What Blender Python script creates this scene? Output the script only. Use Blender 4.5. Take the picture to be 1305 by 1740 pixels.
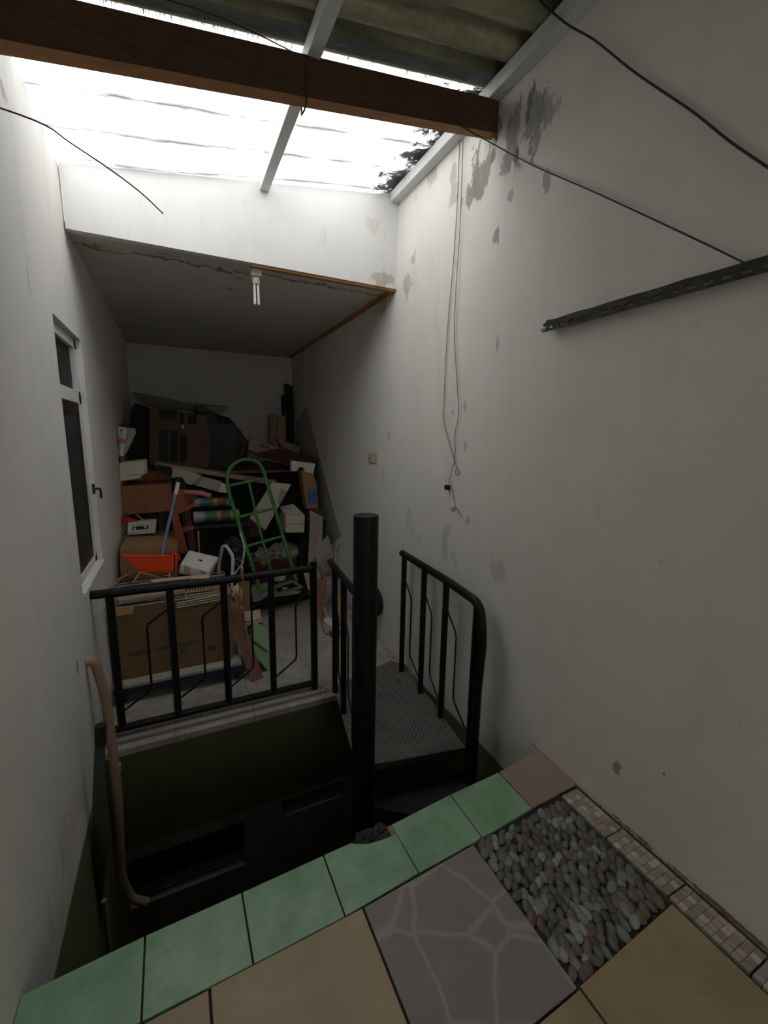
import bpy, bmesh, math, random
from mathutils import Vector, Matrix, noise
random.seed(7)
for o in list(bpy.data.objects): bpy.data.objects.remove(o)
SC = bpy.context.scene
COL = SC.collection
# ---------------------------------------------------------------- camera
H = 1.5                      # eye height above the near tiled floor (z = 0)
YAW, PITCH, ROLL, FPX = math.radians(25.83), math.radians(10.04), math.radians(1.054), 728.3
fwd = Vector((math.sin(YAW)*math.cos(PITCH), math.cos(YAW)*math.cos(PITCH), -math.sin(PITCH)))
rgt0 = Vector((math.cos(YAW), -math.sin(YAW), 0)); up0 = rgt0.cross(fwd)
rgt = rgt0*math.cos(ROLL) + up0*math.sin(ROLL); upv = up0*math.cos(ROLL) - rgt0*math.sin(ROLL)
EYE = Vector((0, 0, H))
cd = bpy.data.cameras.new('camera'); cam = bpy.data.objects.new('camera', cd); COL.objects.link(cam)
cd.sensor_fit = 'HORIZONTAL'; cd.sensor_width = 36.0; cd.lens = FPX/1305.0*36.0
cd.clip_start = 0.02; cd.clip_end = 200
cam.matrix_world = Matrix(((rgt.x, upv.x, -fwd.x, 0), (rgt.y, upv.y, -fwd.y, 0), (rgt.z, upv.z, -fwd.z, H), (0, 0, 0, 1)))
SC.camera = cam
# ---------------------------------------------------------------- light
world = bpy.data.worlds.new('overcast_sky'); SC.world = world; world.use_nodes = True
bg = world.node_tree.nodes['Background']
bg.inputs[0].default_value = (1.0, 0.98, 0.955, 1); bg.inputs[1].default_value = 4.3
SC.view_settings.view_transform = 'Standard'; SC.view_settings.look = 'None'
SC.view_settings.gamma = 1.0; SC.view_settings.use_curve_mapping = False
SC.view_settings.exposure = 0.0
try:
    SC.cycles.max_bounces = 10; SC.cycles.diffuse_bounces = 6; SC.cycles.transparent_max_bounces = 12
    SC.cycles.caustics_reflective = False; SC.cycles.caustics_refractive = False
except Exception: pass

# ---------------------------------------------------------------- measuring helpers (photo pixel -> point on a real plane)
def ray(px, py): return rgt*((px-652.5)/FPX) - upv*((py-870.0)/FPX) + fwd
def P(px, py, Y): d = ray(px, py); return EYE + d*(Y/d.y)
def PX(px, py, X): d = ray(px, py); return EYE + d*(X/d.x)
def PZ(px, py, z): d = ray(px, py); return EYE + d*((z-H)/d.z)
XL, XR = -0.465, 1.5155
ZF = -0.252                  # far room floor
YH, YB = 2.99, 6.163         # header, back wall
ZC = 2.565                   # alcove ceiling
ZLOW = -2.75
def zroof(x): return 2.88 + 0.152*(x+0.465)

# ---------------------------------------------------------------- materials
def new_mat(name):
    m = bpy.data.materials.new(name); m.use_nodes = True; nt = m.node_tree
    return m, nt, nt.nodes['Principled BSDF']
def N(nt, t, **k):
    n = nt.nodes.new(t)
    for a, b in k.items(): setattr(n, a, b)
    return n
def L(nt, a, b): nt.links.new(a, b)
def val(nt, op, a, b=None, clamp=False, c=None):
    n = N(nt, 'ShaderNodeMath', operation=op, use_clamp=clamp)
    for i, v in enumerate((a, b, c)):
        if v is None: continue
        if isinstance(v, (int, float)): n.inputs[i].default_value = v
        else: L(nt, v, n.inputs[i])
    return n.outputs[0]
def mixc(nt, fac, a, b):
    n = N(nt, 'ShaderNodeMix', data_type='RGBA')
    if isinstance(fac, (int, float)): n.inputs[0].default_value = fac
    else: L(nt, fac, n.inputs[0])
    for i, v in ((6, a), (7, b)):
        if isinstance(v, tuple): n.inputs[i].default_value = v if len(v) == 4 else (*v, 1)
        else: L(nt, v, n.inputs[i])
    return n.outputs[2]
def coord(nt):
    g = N(nt, 'ShaderNodeNewGeometry'); return g.outputs['Position']
def objc(nt):
    g = N(nt, 'ShaderNodeTexCoord'); return g.outputs['Object']
def nz(nt, vec, scale, detail=4, rough=.55, dist=0.0):
    n = N(nt, 'ShaderNodeTexNoise'); n.inputs['Scale'].default_value = scale
    n.inputs['Detail'].default_value = detail; n.inputs['Roughness'].default_value = rough; n.inputs['Distortion'].default_value = dist
    L(nt, vec, n.inputs['Vector']); return n.outputs['Fac']
def ramp(nt, v, lo, hi):
    n = N(nt, 'ShaderNodeMapRange'); n.clamp = True
    n.inputs['From Min'].default_value = lo; n.inputs['From Max'].default_value = hi
    L(nt, v, n.inputs['Value']); return n.outputs['Result']
def bump(nt, b, h, strength, dist=0.01):
    n = N(nt, 'ShaderNodeBump'); n.inputs['Strength'].default_value = strength; n.inputs['Distance'].default_value = dist
    L(nt, h, n.inputs['Height']); L(nt, n.outputs[0], b.inputs['Normal'])
def dk(c, f): return tuple(min(1, x*f) for x in c)
def mat(name, c, rough=.7, var=.18, scale=9, bmp=.15, metal=0.0, spot=None, spotamt=.5, spec=.4, stretch=None):
    m, nt, b = new_mat(name)
    v = objc(nt)
    if stretch:
        mp = N(nt, 'ShaderNodeMapping'); mp.inputs['Scale'].default_value = stretch; L(nt, v, mp.inputs['Vector']); v = mp.outputs[0]
    n1 = nz(nt, v, scale, 6, .6); n2 = nz(nt, v, scale*6, 3)
    col = mixc(nt, n1, dk(c, 1-var*1.6), dk(c, 1+var*1.2))
    if spot:
        s = ramp(nt, nz(nt, v, scale*2.3, 8, .7), 1-spotamt, 1-spotamt+.12); col = mixc(nt, s, col, spot)
    L(nt, col, b.inputs['Base Color'])
    b.inputs['Roughness'].default_value = rough; b.inputs['Metallic'].default_value = metal
    b.inputs['Specular IOR Level'].default_value = spec
    if bmp: bump(nt, b, n2, bmp, .006)
    return m
def blob(nt, vec, c, r, nf, soft=.25, amp=.9, lo=.55):
    """irregular patch: noise-distorted ellipsoid mask around c with radii r"""
    mp = N(nt, 'ShaderNodeVectorMath', operation='SUBTRACT'); L(nt, vec, mp.inputs[0]); mp.inputs[1].default_value = c
    dv = N(nt, 'ShaderNodeVectorMath', operation='DIVIDE'); L(nt, mp.outputs[0], dv.inputs[0]); dv.inputs[1].default_value = r
    ln = N(nt, 'ShaderNodeVectorMath', operation='LENGTH'); L(nt, dv.outputs[0], ln.inputs[0])
    s = val(nt, 'SUBTRACT', 1.0, ln.outputs['Value'])            # 1 centre .. 0 rim
    s = val(nt, 'ADD', s, val(nt, 'MULTIPLY', val(nt, 'SUBTRACT', nf, .5), amp*4))
    return ramp(nt, s, lo, lo+soft)
WALLC = (0.72, 0.695, 0.64)
def wall_mat(name, patches=(), lines=(), base=WALLC, green=True, greenz=-0.27):
    m, nt, b = new_mat(name); v = coord(nt)
    big = nz(nt, v, 1.1, 5, .6); fine = nz(nt, v, 34, 4, .6)
    col = mixc(nt, ramp(nt, big, .3, .72), dk(base, .90), dk(base, 1.05))
    # vertical faint streaks
    mp = N(nt, 'ShaderNodeMapping'); mp.inputs['Scale'].default_value = (5, 5, .8); L(nt, v, mp.inputs['Vector'])
    st = nz(nt, mp.outputs[0], 1.6, 6, .65)
    col = mixc(nt, val(nt, 'MULTIPLY', ramp(nt, st, .52, .75), .22), col, dk(base, .62))
    sp = nz(nt, v, 55, 2, .5)
    col = mixc(nt, val(nt, 'MULTIPLY', ramp(nt, sp, .76, .80), .6), col, (.12, .10, .08))
    mp2 = N(nt, 'ShaderNodeMapping'); mp2.inputs['Scale'].default_value = (1, 1, .55); L(nt, v, mp2.inputs['Vector'])
    nf = nz(nt, mp2.outputs[0], 7.5, 9, .68)
    h = fine
    for (c, r, pc, amt, lo, soft) in patches:
        k = blob(nt, v, c, r, nf, soft=soft, lo=lo)
        col = mixc(nt, val(nt, 'MULTIPLY', k, amt), col, mixc(nt, ramp(nt, st, .35, .65), dk(pc, 1.25), dk(pc, .72)))
    if green:
        s = N(nt, 'ShaderNodeSeparateXYZ'); L(nt, v, s.inputs[0])
        z = val(nt, 'ADD', s.outputs[2], val(nt, 'MULTIPLY', val(nt, 'SUBTRACT', nf, .5), .035))
        g = ramp(nt, val(nt, 'MULTIPLY', z, -1), -greenz, -greenz+.012)
        gc = mixc(nt, big, (.12, .135, .06), (.17, .185, .085))
        col = mixc(nt, g, col, gc)
    L(nt, col, b.inputs['Base Color']); b.inputs['Roughness'].default_value = .78; b.inputs['Specular IOR Level'].default_value = .3
    hh = val(nt, 'ADD', val(nt, 'MULTIPLY', fine, .3), val(nt, 'MULTIPLY', nf, 1.0))
    bump(nt, b, hh, .22, .01)
    return m

def wpx(px, py): p = PX(px, py, XR); return (XR, p.y, p.z)
GREYP, DARKP, PINKP, WHITEP = (.30, .285, .255), (.10, .095, .085), (.36, .27, .22), (.74, .72, .69)
RP = []
for px, py, ry, rz, c, amt, lo, soft in [
    (868, 235, .15, .36, GREYP, .8, .60, .12), (905, 190, .12, .30, GREYP, .8, .66, .10), (935, 170, .09, .20, GREYP, .7, .66, .1), (930, 310, .04, .12, GREYP, .7, .7, .08), (870, 330, .07, .12, GREYP, .6, .7, .08),
    (815, 290, .14, .22, GREYP, .95, .42, .08), (796, 330, .10, .17, GREYP, .85, .55, .08), (880, 275, .10, .2, DARKP, .6, .80, .15), (900, 170, .10, .24, DARKP, .6, .82, .15), (850, 190, .07, .26, DARKP, .8, .6, .25),
    (822, 258, .05, .075, (.72, .68, .62), 1.0, .40, .05), (806, 275, .045, .10, WHITEP, .8, .80, .05), (838, 265, .035, .05, (.30, .19, .11), .9, .5, .1), (850, 205, .05, .13, (.06, .05, .04), .95, .42, .35),
    (770, 300, .16, .22, GREYP, .5, .62, .1), (740, 300, .20, .16, GREYP, .5, .62, .12), (705, 340, .2, .1, GREYP, .4, .6, .12),
    (842, 400, .05, .10, GREYP, .8, .55, .06), (690, 480, .20, .16, GREYP, .5, .68, .1), (700, 440, .1, .1, GREYP, .45, .65, .1), (845, 590, .04, .12, GREYP, .5, .6, .08),
    (655, 470, .10, .12, (.47, .42, .34), .6, .7, .1),
    (660, 740, .2, .1, GREYP, .35, .85, .1), (790, 690, .05, .1, GREYP, .5, .6, .1), (785, 860, .03, .05, DARKP, .6, .75, .2), (795, 885, .04, .06, DARKP, .5, .7, .25), (790, 760, .03, .06, GREYP, .6, .7, .15), (770, 700, .04, .07, GREYP, .5, .7, .15), (655, 800, .2, .22, GREYP, .3, .75, .15),
    (790, 890, .08, .10, DARKP, .4, .9, .2), (760, 930, .3, .26, GREYP, .38, .66, .3), (700, 900, .3, .25, GREYP, .34, .66, .3), (840, 970, .22, .16, GREYP, .34, .66, .3),
    (640, 960, .5, .35, (.40, .37, .33), .42, .66, .3), (1047, 1305, .03, .05, (.30, .17, .07), .8, .55, .2), (1128, 1315, .008, .012, (.12, .06, .04), 1, .4, .1),
    (655, 850, .03, .03, WHITEP, .8, .6, .05)]:
    p = wpx(px, py); RP.append((p, (.4, ry, rz), c, amt, lo, soft))
RP.append(((XR, .2, 0.0), (.4, 1.25, .012), (.17, .12, .07), .85, .35, .3))         # dirt along the floor joint
RP.append(((XR, 4.6, ZF), (.4, 2.2, .10), (.26, .21, .15), .6, .4, .4))
RP.append(((XR, 3.3, 2.5), (.4, .45, .18), (.30, .23, .17), .5, .8, .15))
RP.append(((XR, 1.0, 3.12), (.4, 2.0, .012), (.10, .08, .06), .9, .3, .3))
M = {}
M['wall_right'] = wall_mat('painted_plaster_right', RP)
LP = []
for px, py, ry, rz, c, amt, lo, soft in [(5, 150, .10, .10, (.36, .30, .25), .7, .7, .15), (50, 480, .1, .3, GREYP, .3, .85, .15),
    (132, 1135, .05, .07, (.14, .11, .07), .8, .6, .2), (185, 450, .5, .3, (.45, .43, .40), .4, .8, .2)]:
    p = PX(px, py, XL); LP.append(((XL, p.y, p.z), (.4, ry, rz), c, amt, lo, soft))
LP.append(((XL, 2.0, -.05), (.4, .9, .25), (.40, .30, .22), .3, .6, .4))
M['wall_left'] = wall_mat('painted_plaster_left', LP, base=(0.72, .70, .655))
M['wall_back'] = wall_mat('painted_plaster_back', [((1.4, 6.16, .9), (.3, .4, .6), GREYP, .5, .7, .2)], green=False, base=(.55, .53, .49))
M['header'] = wall_mat('painted_board', [((1.40, YH, 2.60), (.14, .4, .10), (.52, .44, .33), .8, .55, .08), ((1.36, YH, 2.95), (.14, .4, .16), (.60, .54, .44), .55, .7, .1), ((.95, YH, 2.80), (.1, .4, .2), (.60, .55, .50), .3, .8, .1)], green=False, base=(.70, .69, .67))
# alcove ceiling with water marks
def ceil_mat():
    m, nt, b = new_mat('stained_ceiling_board'); v = coord(nt)
    big = nz(nt, v, 1.6, 5, .6); s = N(nt, 'ShaderNodeSeparateXYZ'); L(nt, v, s.inputs[0])
    nf = nz(nt, v, 3.2, 10, .72); fine = nz(nt, v, 30, 5, .6)
    col = mixc(nt, big, (.56, .54, .50), (.66, .64, .60))
    # wavy tide line: |y - (3.17 + noise)| small
    w = val(nt, 'ADD', 2.98, val(nt, 'MULTIPLY', nf, .50))
    d = val(nt, 'ABSOLUTE', val(nt, 'SUBTRACT', s.outputs[1], w))
    k = val(nt, 'SUBTRACT', 1.0, ramp(nt, d, .004, .030))
    k = val(nt, 'MULTIPLY', k, ramp(nt, nz(nt, v, 9, 3), .32, .44))
    inner = val(nt, 'MULTIPLY', ramp(nt, val(nt, 'SUBTRACT', w, s.outputs[1]), 0.0, .05), .35)
    col = mixc(nt, inner, col, (.50, .44, .36))
    col = mixc(nt, val(nt, 'MULTIPLY', k, .9), col, (.11, .055, .025))
    for c, r, a in [((.43, 3.62, ZC), (.13, .12, .3), .7), ((.47, 3.35, ZC), (.10, .10, .3), .45), ((-.35, 3.2, ZC), (.12, .10, .3), .7), ((.0, 3.15, ZC), (.22, .06, .3), .6)]:
        kk = blob(nt, v, c, r, fine, soft=.3, lo=.6, amp=.6); col = mixc(nt, val(nt, 'MULTIPLY', kk, a), col, (.24, .16, .09))
    L(nt, col, b.inputs['Base Color']); b.inputs['Roughness'].default_value = .85; bump(nt, b, fine, .15); return m
M['ceiling'] = ceil_mat()
M['wood_beam'] = mat('weathered_brown_beam', (.085, .045, .024), .85, .45, 5, .5, spot=(.04, .022, .012), spotamt=.42, stretch=(1.2, 9, 9))
M['wood_trim'] = mat('orange_brown_trim', (.40, .19, .065), .7, .3, 6, .3)
M['rafter'] = mat('whitewashed_timber', (.66, .66, .65), .7, .08, 8, .2, spot=(.35, .30, .27), spotamt=.22)
def opaque_sheet():
    m, nt, b = new_mat('mossy_fibre_cement'); v = coord(nt)
    mp = N(nt, 'ShaderNodeMapping'); mp.inputs['Scale'].default_value = (1.2, 9, 3); L(nt, v, mp.inputs['Vector'])
    n1 = nz(nt, mp.outputs[0], 2.0, 7, .65); n2 = nz(nt, v, 16, 6, .7)
    col = mixc(nt, ramp(nt, n1, .3, .7), (.15, .16, .095), (.46, .45, .31))
    col = mixc(nt, val(nt, 'MULTIPLY', ramp(nt, n2, .5, .8), .6), col, (.09, .10, .05))
    L(nt, col, b.inputs['Base Color']); b.inputs['Roughness'].default_value = .9; bump(nt, b, n2, .4); return m
M['opaque'] = opaque_sheet()
def clear_sheet():
    m, nt, b = new_mat('frosted_clear_roof_sheet'); nt.nodes.remove(b)
    out = nt.nodes['Material Output']; v = coord(nt); s = N(nt, 'ShaderNodeSeparateXYZ'); L(nt, v, s.inputs[0])
    tr = N(nt, 'ShaderNodeBsdfTransparent'); tr.inputs[0].default_value = (.92, .95, .98, 1)
    tl = N(nt, 'ShaderNodeBsdfTranslucent'); tl.inputs[0].default_value = (.80, .83, .86, 1)
    df = N(nt, 'ShaderNodeBsdfDiffuse')
    a = N(nt, 'ShaderNodeMixShader'); a.inputs[0].default_value = .55; L(nt, tr.outputs[0], a.inputs[1]); L(nt, tl.outputs[0], a.inputs[2])
    nf = nz(nt, v, 9, 8, .75); mp = N(nt, 'ShaderNodeMapping'); mp.inputs['Scale'].default_value = (1.5, 12, 4); L(nt, v, mp.inputs['Vector'])
    st = nz(nt, mp.outputs[0], 2.2, 6, .7)
    k = val(nt, 'ADD', ramp(nt, s.outputs[0], 1.10, 1.50), val(nt, 'MULTIPLY', val(nt, 'SUBTRACT', nf, .5), 2.6))
    k = ramp(nt, k, .50, .80)
    vy = val(nt, 'ABSOLUTE', val(nt, 'SUBTRACT', val(nt, 'FRACT', val(nt, 'ADD', val(nt, 'DIVIDE', s.outputs[1], .26), val(nt, 'MULTIPLY', nf, .10))), .5))
    k2 = val(nt, 'MULTIPLY', val(nt, 'SUBTRACT', 1.0, ramp(nt, vy, .0, .26)), ramp(nt, st, .15, .55))
    k2 = val(nt, 'MULTIPLY', k2, .93)
    kk = val(nt, 'MAXIMUM', k, k2)
    L(nt, mixc(nt, nf, (.03, .035, .04), (.30, .32, .34)), df.inputs[0])
    c = N(nt, 'ShaderNodeMixShader'); L(nt, kk, c.inputs[0]); L(nt, a.outputs[0], c.inputs[1]); L(nt, df.outputs[0], c.inputs[2])
    L(nt, c.outputs[0], out.inputs[0]); return m
M['clear'] = clear_sheet()
def black_paint():
    m, nt, b = new_mat('chipped_black_paint'); v = coord(nt)
    n1 = nz(nt, v, 12, 6, .7); n2 = nz(nt, v, 45, 5, .7)
    col = mixc(nt, n1, (.003, .003, .0035), (.011, .011, .012))
    col = mixc(nt, ramp(nt, n2, .70, .76), col, (.22, .21, .20))
    L(nt, col, b.inputs['Base Color']); L(nt, ramp(nt, n1, -.2, 1.3), b.inputs['Roughness'])
    b.inputs['Specular IOR Level'].default_value = .22; bump(nt, b, n2, .25); return m
M['black'] = black_paint()
M['lozenge'] = mat('worn_raised_steel', (.30, .30, .28), .5, .4, 6, .2, metal=.3)
M['tread'] = mat('dark_tread_plate', (.035, .035, .035), .6, .4, 6, .3, metal=.3)
M['plate'] = mat('worn_checker_plate', (.125, .12, .112), .55, .5, 5, .4, metal=.35, spot=(.05, .05, .05), spotamt=.45)
def tile_mat(name, c, c2, rough=.45, sc=6, glaze=.5):
    m, nt, b = new_mat(name); v = coord(nt); n1 = nz(nt, v, sc, 8, .62); n2 = nz(nt, v, sc*7, 4, .6); n3 = nz(nt, v, 90, 2)
    col = mixc(nt, ramp(nt, n1, .32, .68), c, c2); col = mixc(nt, val(nt, 'MULTIPLY', ramp(nt, n2, .55, .8), .25), col, dk(c, .6))
    col = mixc(nt, val(nt, 'MULTIPLY', ramp(nt, n3, .76, .8), .7), col, (.05, .04, .03))
    L(nt, col, b.inputs['Base Color']); b.inputs['Roughness'].default_value = rough; b.inputs['Specular IOR Level'].default_value = glaze
    bump(nt, b, n2, .08); return m
M['green_tile'] = tile_mat('mottled_green_tile', (.145, .28, .155), (.255, .41, .26), .4)
M['beige_tile'] = tile_mat('sandy_beige_tile', (.28, .205, .115), (.38, .29, .175), .5, 3)
M['brown_tile'] = tile_mat('pinkish_brown_tile', (.27, .19, .145), (.33, .24, .185), .5, 5)
M['grout'] = mat('dark_grout', (.055, .043, .033), .95, .3, 20, .4)
def crazy():
    m, nt, b = new_mat('mauve_crazy_paving_tile'); v = coord(nt)
    mp = N(nt, 'ShaderNodeVectorMath', operation='ADD'); L(nt, v, mp.inputs[0])
    nn = N(nt, 'ShaderNodeTexNoise'); nn.inputs['Scale'].default_value = 5; L(nt, v, nn.inputs['Vector'])
    sc = N(nt, 'ShaderNodeVectorMath', operation='SCALE'); L(nt, nn.outputs['Color'], sc.inputs[0]); sc.inputs['Scale'].default_value = .06
    L(nt, sc.outputs[0], mp.inputs[1])
    vo = N(nt, 'ShaderNodeTexVoronoi', feature='DISTANCE_TO_EDGE'); vo.inputs['Scale'].default_value = 5.6; L(nt, mp.outputs[0], vo.inputs['Vector'])
    n1 = nz(nt, v, 12, 6)
    e = val(nt, 'SUBTRACT', 1.0, ramp(nt, vo.outputs['Distance'], .012, .055))
    col = mixc(nt, n1, (.19, .16, .15), (.26, .22, .205))
    col = mixc(nt, val(nt, 'MULTIPLY', e, .8), col, (.33, .285, .26))
    L(nt, col, b.inputs['Base Color']); b.inputs['Roughness'].default_value = .6; bump(nt, b, n1, .1); return m
M['mauve_tile'] = crazy()
def island(name, cols, rough, bmp=.2):
    m, nt, b = new_mat(name); g = N(nt, 'ShaderNodeNewGeometry'); cr = N(nt, 'ShaderNodeValToRGB'); cr.color_ramp.interpolation = 'CONSTANT'
    el = cr.color_ramp.elements
    while len(el) < len(cols): el.new(.5)
    for i, c in enumerate(cols): el[i].position = i/len(cols); el[i].color = (*c, 1)
    L(nt, g.outputs['Random Per Island'], cr.inputs[0]); n1 = nz(nt, g.outputs['Position'], 40, 6, .7)
    col = mixc(nt, val(nt, 'MULTIPLY', ramp(nt, n1, .4, .75), .4), cr.outputs[0], (.10, .09, .08))
    L(nt, col, b.inputs['Base Color']); b.inputs['Roughness'].default_value = rough; bump(nt, b, n1, bmp); return m
M['pebbles'] = island('river_pebbles', [(.095, .105, .09), (.14, .155, .135), (.20, .22, .20), (.065, .067, .06), (.115, .105, .07), (.14, .12, .085), (.28, .30, .29), (.12, .085, .065)], .45)
M['mosaic'] = island('beige_mosaic', [(.42, .37, .32), (.33, .29, .25), (.54, .49, .43), (.38, .33, .285), (.29, .25, .215)], .5, .1)
def far_tiles():
    m, nt, b = new_mat('dusty_pale_floor_tiles'); v = coord(nt); s = N(nt, 'ShaderNodeSeparateXYZ'); L(nt, v, s.inputs[0])
    n1 = nz(nt, v, 4, 8, .7); n2 = nz(nt, v, 26, 5, .7)
    def line(o, off, per):
        f = val(nt, 'FRACT', val(nt, 'DIVIDE', val(nt, 'SUBTRACT', o, off), per)); f = val(nt, 'ABSOLUTE', val(nt, 'SUBTRACT', f, .5))
        return ramp(nt, f, .493, .496)
    g = val(nt, 'MAXIMUM', line(s.outputs[0], -.10, .45), line(s.outputs[1], 2.70, .45))
    col = mixc(nt, ramp(nt, n1, .3, .7), (.255, .23, .205), (.42, .395, .36)); col = mixc(nt, val(nt, 'MULTIPLY', ramp(nt, n2, .52, .70), .6), col, (.14, .11, .085))
    col = mixc(nt, g, col, (.15, .12, .10))
    d = val(nt, 'ABSOLUTE', val(nt, 'SUBTRACT', s.outputs[1], val(nt, 'ADD', 2.590, val(nt, 'MULTIPLY', n2, .02))))
    col = mixc(nt, val(nt, 'MULTIPLY', val(nt, 'SUBTRACT', 1.0, ramp(nt, d, .008, .026)), .75), col, (.06, .04, .03))
    L(nt, col, b.inputs['Base Color']); b.inputs['Roughness'].default_value = .5; bump(nt, b, n2, .15); return m
M['far_tiles'] = far_tiles()
M['rubble'] = mat('dark_rubble', (.045, .045, .038), .95, .5, 25, .8, spot=(.12, .12, .10), spotamt=.3)
M['concrete'] = mat('rough_dark_concrete', (.14, .13, .12), .95, .4, 12, .8, spot=(.30, .28, .25), spotamt=.36)
M['mortar'] = mat('brown_mortar', (.30, .19, .12), .95, .3, 20, .6)
M['low_wall'] = wall_mat('olive_stairwell_paint', [], base=(.11, .112, .058), green=False)
M['low_grey'] = mat('grey_plaster_band', (.22, .20, .18), .85, .2, 6, .3)
M['dark'] = mat('near_black', (.012, .012, .013), .8, .3, 8, .2)
M['carton'] = mat('brown_cardboard', (.30, .175, .085), .85, .15, 7, .15)
M['carton_dk'] = mat('dark_brown_cardboard', (.085, .055, .036), .85, .2, 6, .15)
M['carton_red'] = mat('reddish_cardboard', (.27, .115, .055), .85, .2, 6, .15)
M['ink'] = mat('printed_ink', (.05, .035, .03), .8, .2, 9, 0)
M['white'] = mat('dusty_white_plastic', (.60, .58, .54), .5, .08, 7, .1, spot=(.36, .32, .27), spotamt=.32)
M['cream'] = mat('yellowed_cream_plastic', (.56, .52, .42), .55, .08, 7, .1)
M['foam'] = mat('white_foam', (.66, .63, .60), .9, .07, 14, .3)
M['greycard'] = mat('grey_board', (.34, .32, .28), .85, .12, 7, .15)
M['orange'] = mat('orange_plastic', (.86, .075, .012), .4, .08, 6, .05)
M['orange_tape'] = mat('orange_tape', (.62, .17, .03), .5, .1, 9, 0)
M['red'] = mat('red_plastic', (.42, .015, .015), .45, .15, 6, .05)
M['redwood'] = mat('red_brown_painted_wood', (.26, .065, .032), .6, .3, 6, .2)
M['darkred'] = mat('dark_red_laminate', (.085, .03, .026), .5, .35, 6, .15)
M['pinkred'] = mat('faded_red_plastic', (.42, .13, .10), .55, .2, 9, .1)
M['blue_tube'] = mat('blue_grey_tube', (.17, .22, .36), .35, .2, 9, .05)
M['blue'] = mat('blue_label', (.05, .13, .27), .6, .15, 9, 0)
M['greenmetal'] = mat('green_enamel', (.055, .20, .042), .4, .25, 8, .15, spot=(.03, .07, .03), spotamt=.32)
M['whitemetal'] = mat('white_enamel_tube', (.55, .55, .54), .35, .12, 9, .05)
M['wire'] = mat('pale_coated_wire', (.42, .38, .33), .5, .15, 12, 0, metal=.2)
M['pinkwood'] = mat('pinkish_pale_wood', (.33, .24, .21), .8, .2, 6, .2)
M['plank'] = mat('old_plank', (.36, .25, .16), .8, .25, 5, .3, stretch=(2, 8, 8))
M['terracotta'] = mat('terracotta_tile_backs', (.235, .105, .075), .8, .25, 9, .3)
M['tan'] = mat('tan_tile', (.52, .39, .26), .6, .1, 7, .1)
M['celadon'] = mat('celadon_tile', (.21, .34, .18), .45, .15, 5, .05)
M['rag'] = mat('dusty_beige_rag', (.33, .29, .24), .95, .2, 9, .4)
M['blackbag'] = mat('black_plastic_bag', (.010, .010, .011), .5, .3, 9, .5)
M['crate'] = mat('dark_olive_crate', (.045, .040, .028), .6, .3, 9, .15)
M['pipe_tan'] = mat('painted_tan_pipe', (.34, .24, .17), .7, .2, 6, .3)
M['pipe_blue'] = mat('blue_grey_pipe', (.06, .065, .065), .6, .3, 8, .3)
M['rope'] = mat('pink_cord', (.36, .19, .15), .9, .2, 30, .4)
M['rust'] = mat('rusty_slotted_steel', (.055, .048, .042), .8, .6, 14, .6, spot=(.15, .13, .11), spotamt=.4)
M['cable'] = mat('dark_cable', (.035, .028, .024), .7, .2, 20, .2)
M['cord'] = mat('brown_cord', (.20, .13, .10), .8, .2, 30, .2)
M['yellow'] = mat('ochre_book_cover', (.60, .33, .07), .6, .1, 9, 0)
M['cyan'] = mat('sky_blue_carton', (.07, .28, .42), .6, .1, 9, 0)
M['socket'] = mat('yellowed_socket', (.50, .40, .28), .5, .15, 12, .05, spot=(.24, .15, .09), spotamt=.38)
M['tube_glass'] = mat('unlit_white_lamp_tube', (.80, .79, .78), .3, .03, 9, 0)
M['mesh_dk'] = mat('dark_grey_netting', (.07, .075, .065), .8, .3, 9, .3)
def glassm(name, c, a=.35):
    m, nt, b = new_mat(name); b.inputs['Base Color'].default_value = (*c, 1); b.inputs['Roughness'].default_value = .12; b.inputs['Alpha'].default_value = a
    b.inputs['Specular IOR Level'].default_value = .6; return m
M['smoky'] = glassm('smoky_clear_film', (.10, .11, .09), .42)
def patglass():
    m, nt, b = new_mat('dark_patterned_glass'); v = coord(nt)
    mp = N(nt, 'ShaderNodeMapping'); mp.inputs['Scale'].default_value = (1, 7, 1.3); L(nt, v, mp.inputs['Vector']); n1 = nz(nt, mp.outputs[0], 9, 6, .7)
    L(nt, mixc(nt, n1, (.010, .010, .011), (.050, .054, .058)), b.inputs['Base Color']); b.inputs['Roughness'].default_value = .45; b.inputs['Specular IOR Level'].default_value = .2; bump(nt, b, n1, .6); return m
M['glass'] = patglass()
def sack():
    m, nt, b = new_mat('printed_label_sleeve'); v = objc(nt); s = N(nt, 'ShaderNodeSeparateXYZ'); L(nt, v, s.inputs[0])
    cr = N(nt, 'ShaderNodeValToRGB'); cr.color_ramp.interpolation = 'CONSTANT'; el = cr.color_ramp.elements
    st = [(0, (.50, .50, .46)), (.2, (.04, .20, .24)), (.36, (.12, .20, .05)), (.50, (.45, .42, .30)), (.60, (.40, .08, .03)), (.72, (.10, .18, .06)), (.82, (.50, .48, .42))]
    while len(el) < len(st): el.new(.5)
    for i, (p, c) in enumerate(st): el[i].position = p; el[i].color = (*dk(c, .62), 1)
    n1 = nz(nt, v, 30, 5, .7); f = val(nt, 'ADD', ramp(nt, s.outputs[0], -.2, .2), val(nt, 'MULTIPLY', val(nt, 'SUBTRACT', n1, .5), .35))
    L(nt, f, cr.inputs[0]); L(nt, cr.outputs[0], b.inputs['Base Color']); b.inputs['Roughness'].default_value = .5; return m
M['sack'] = sack()

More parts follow.
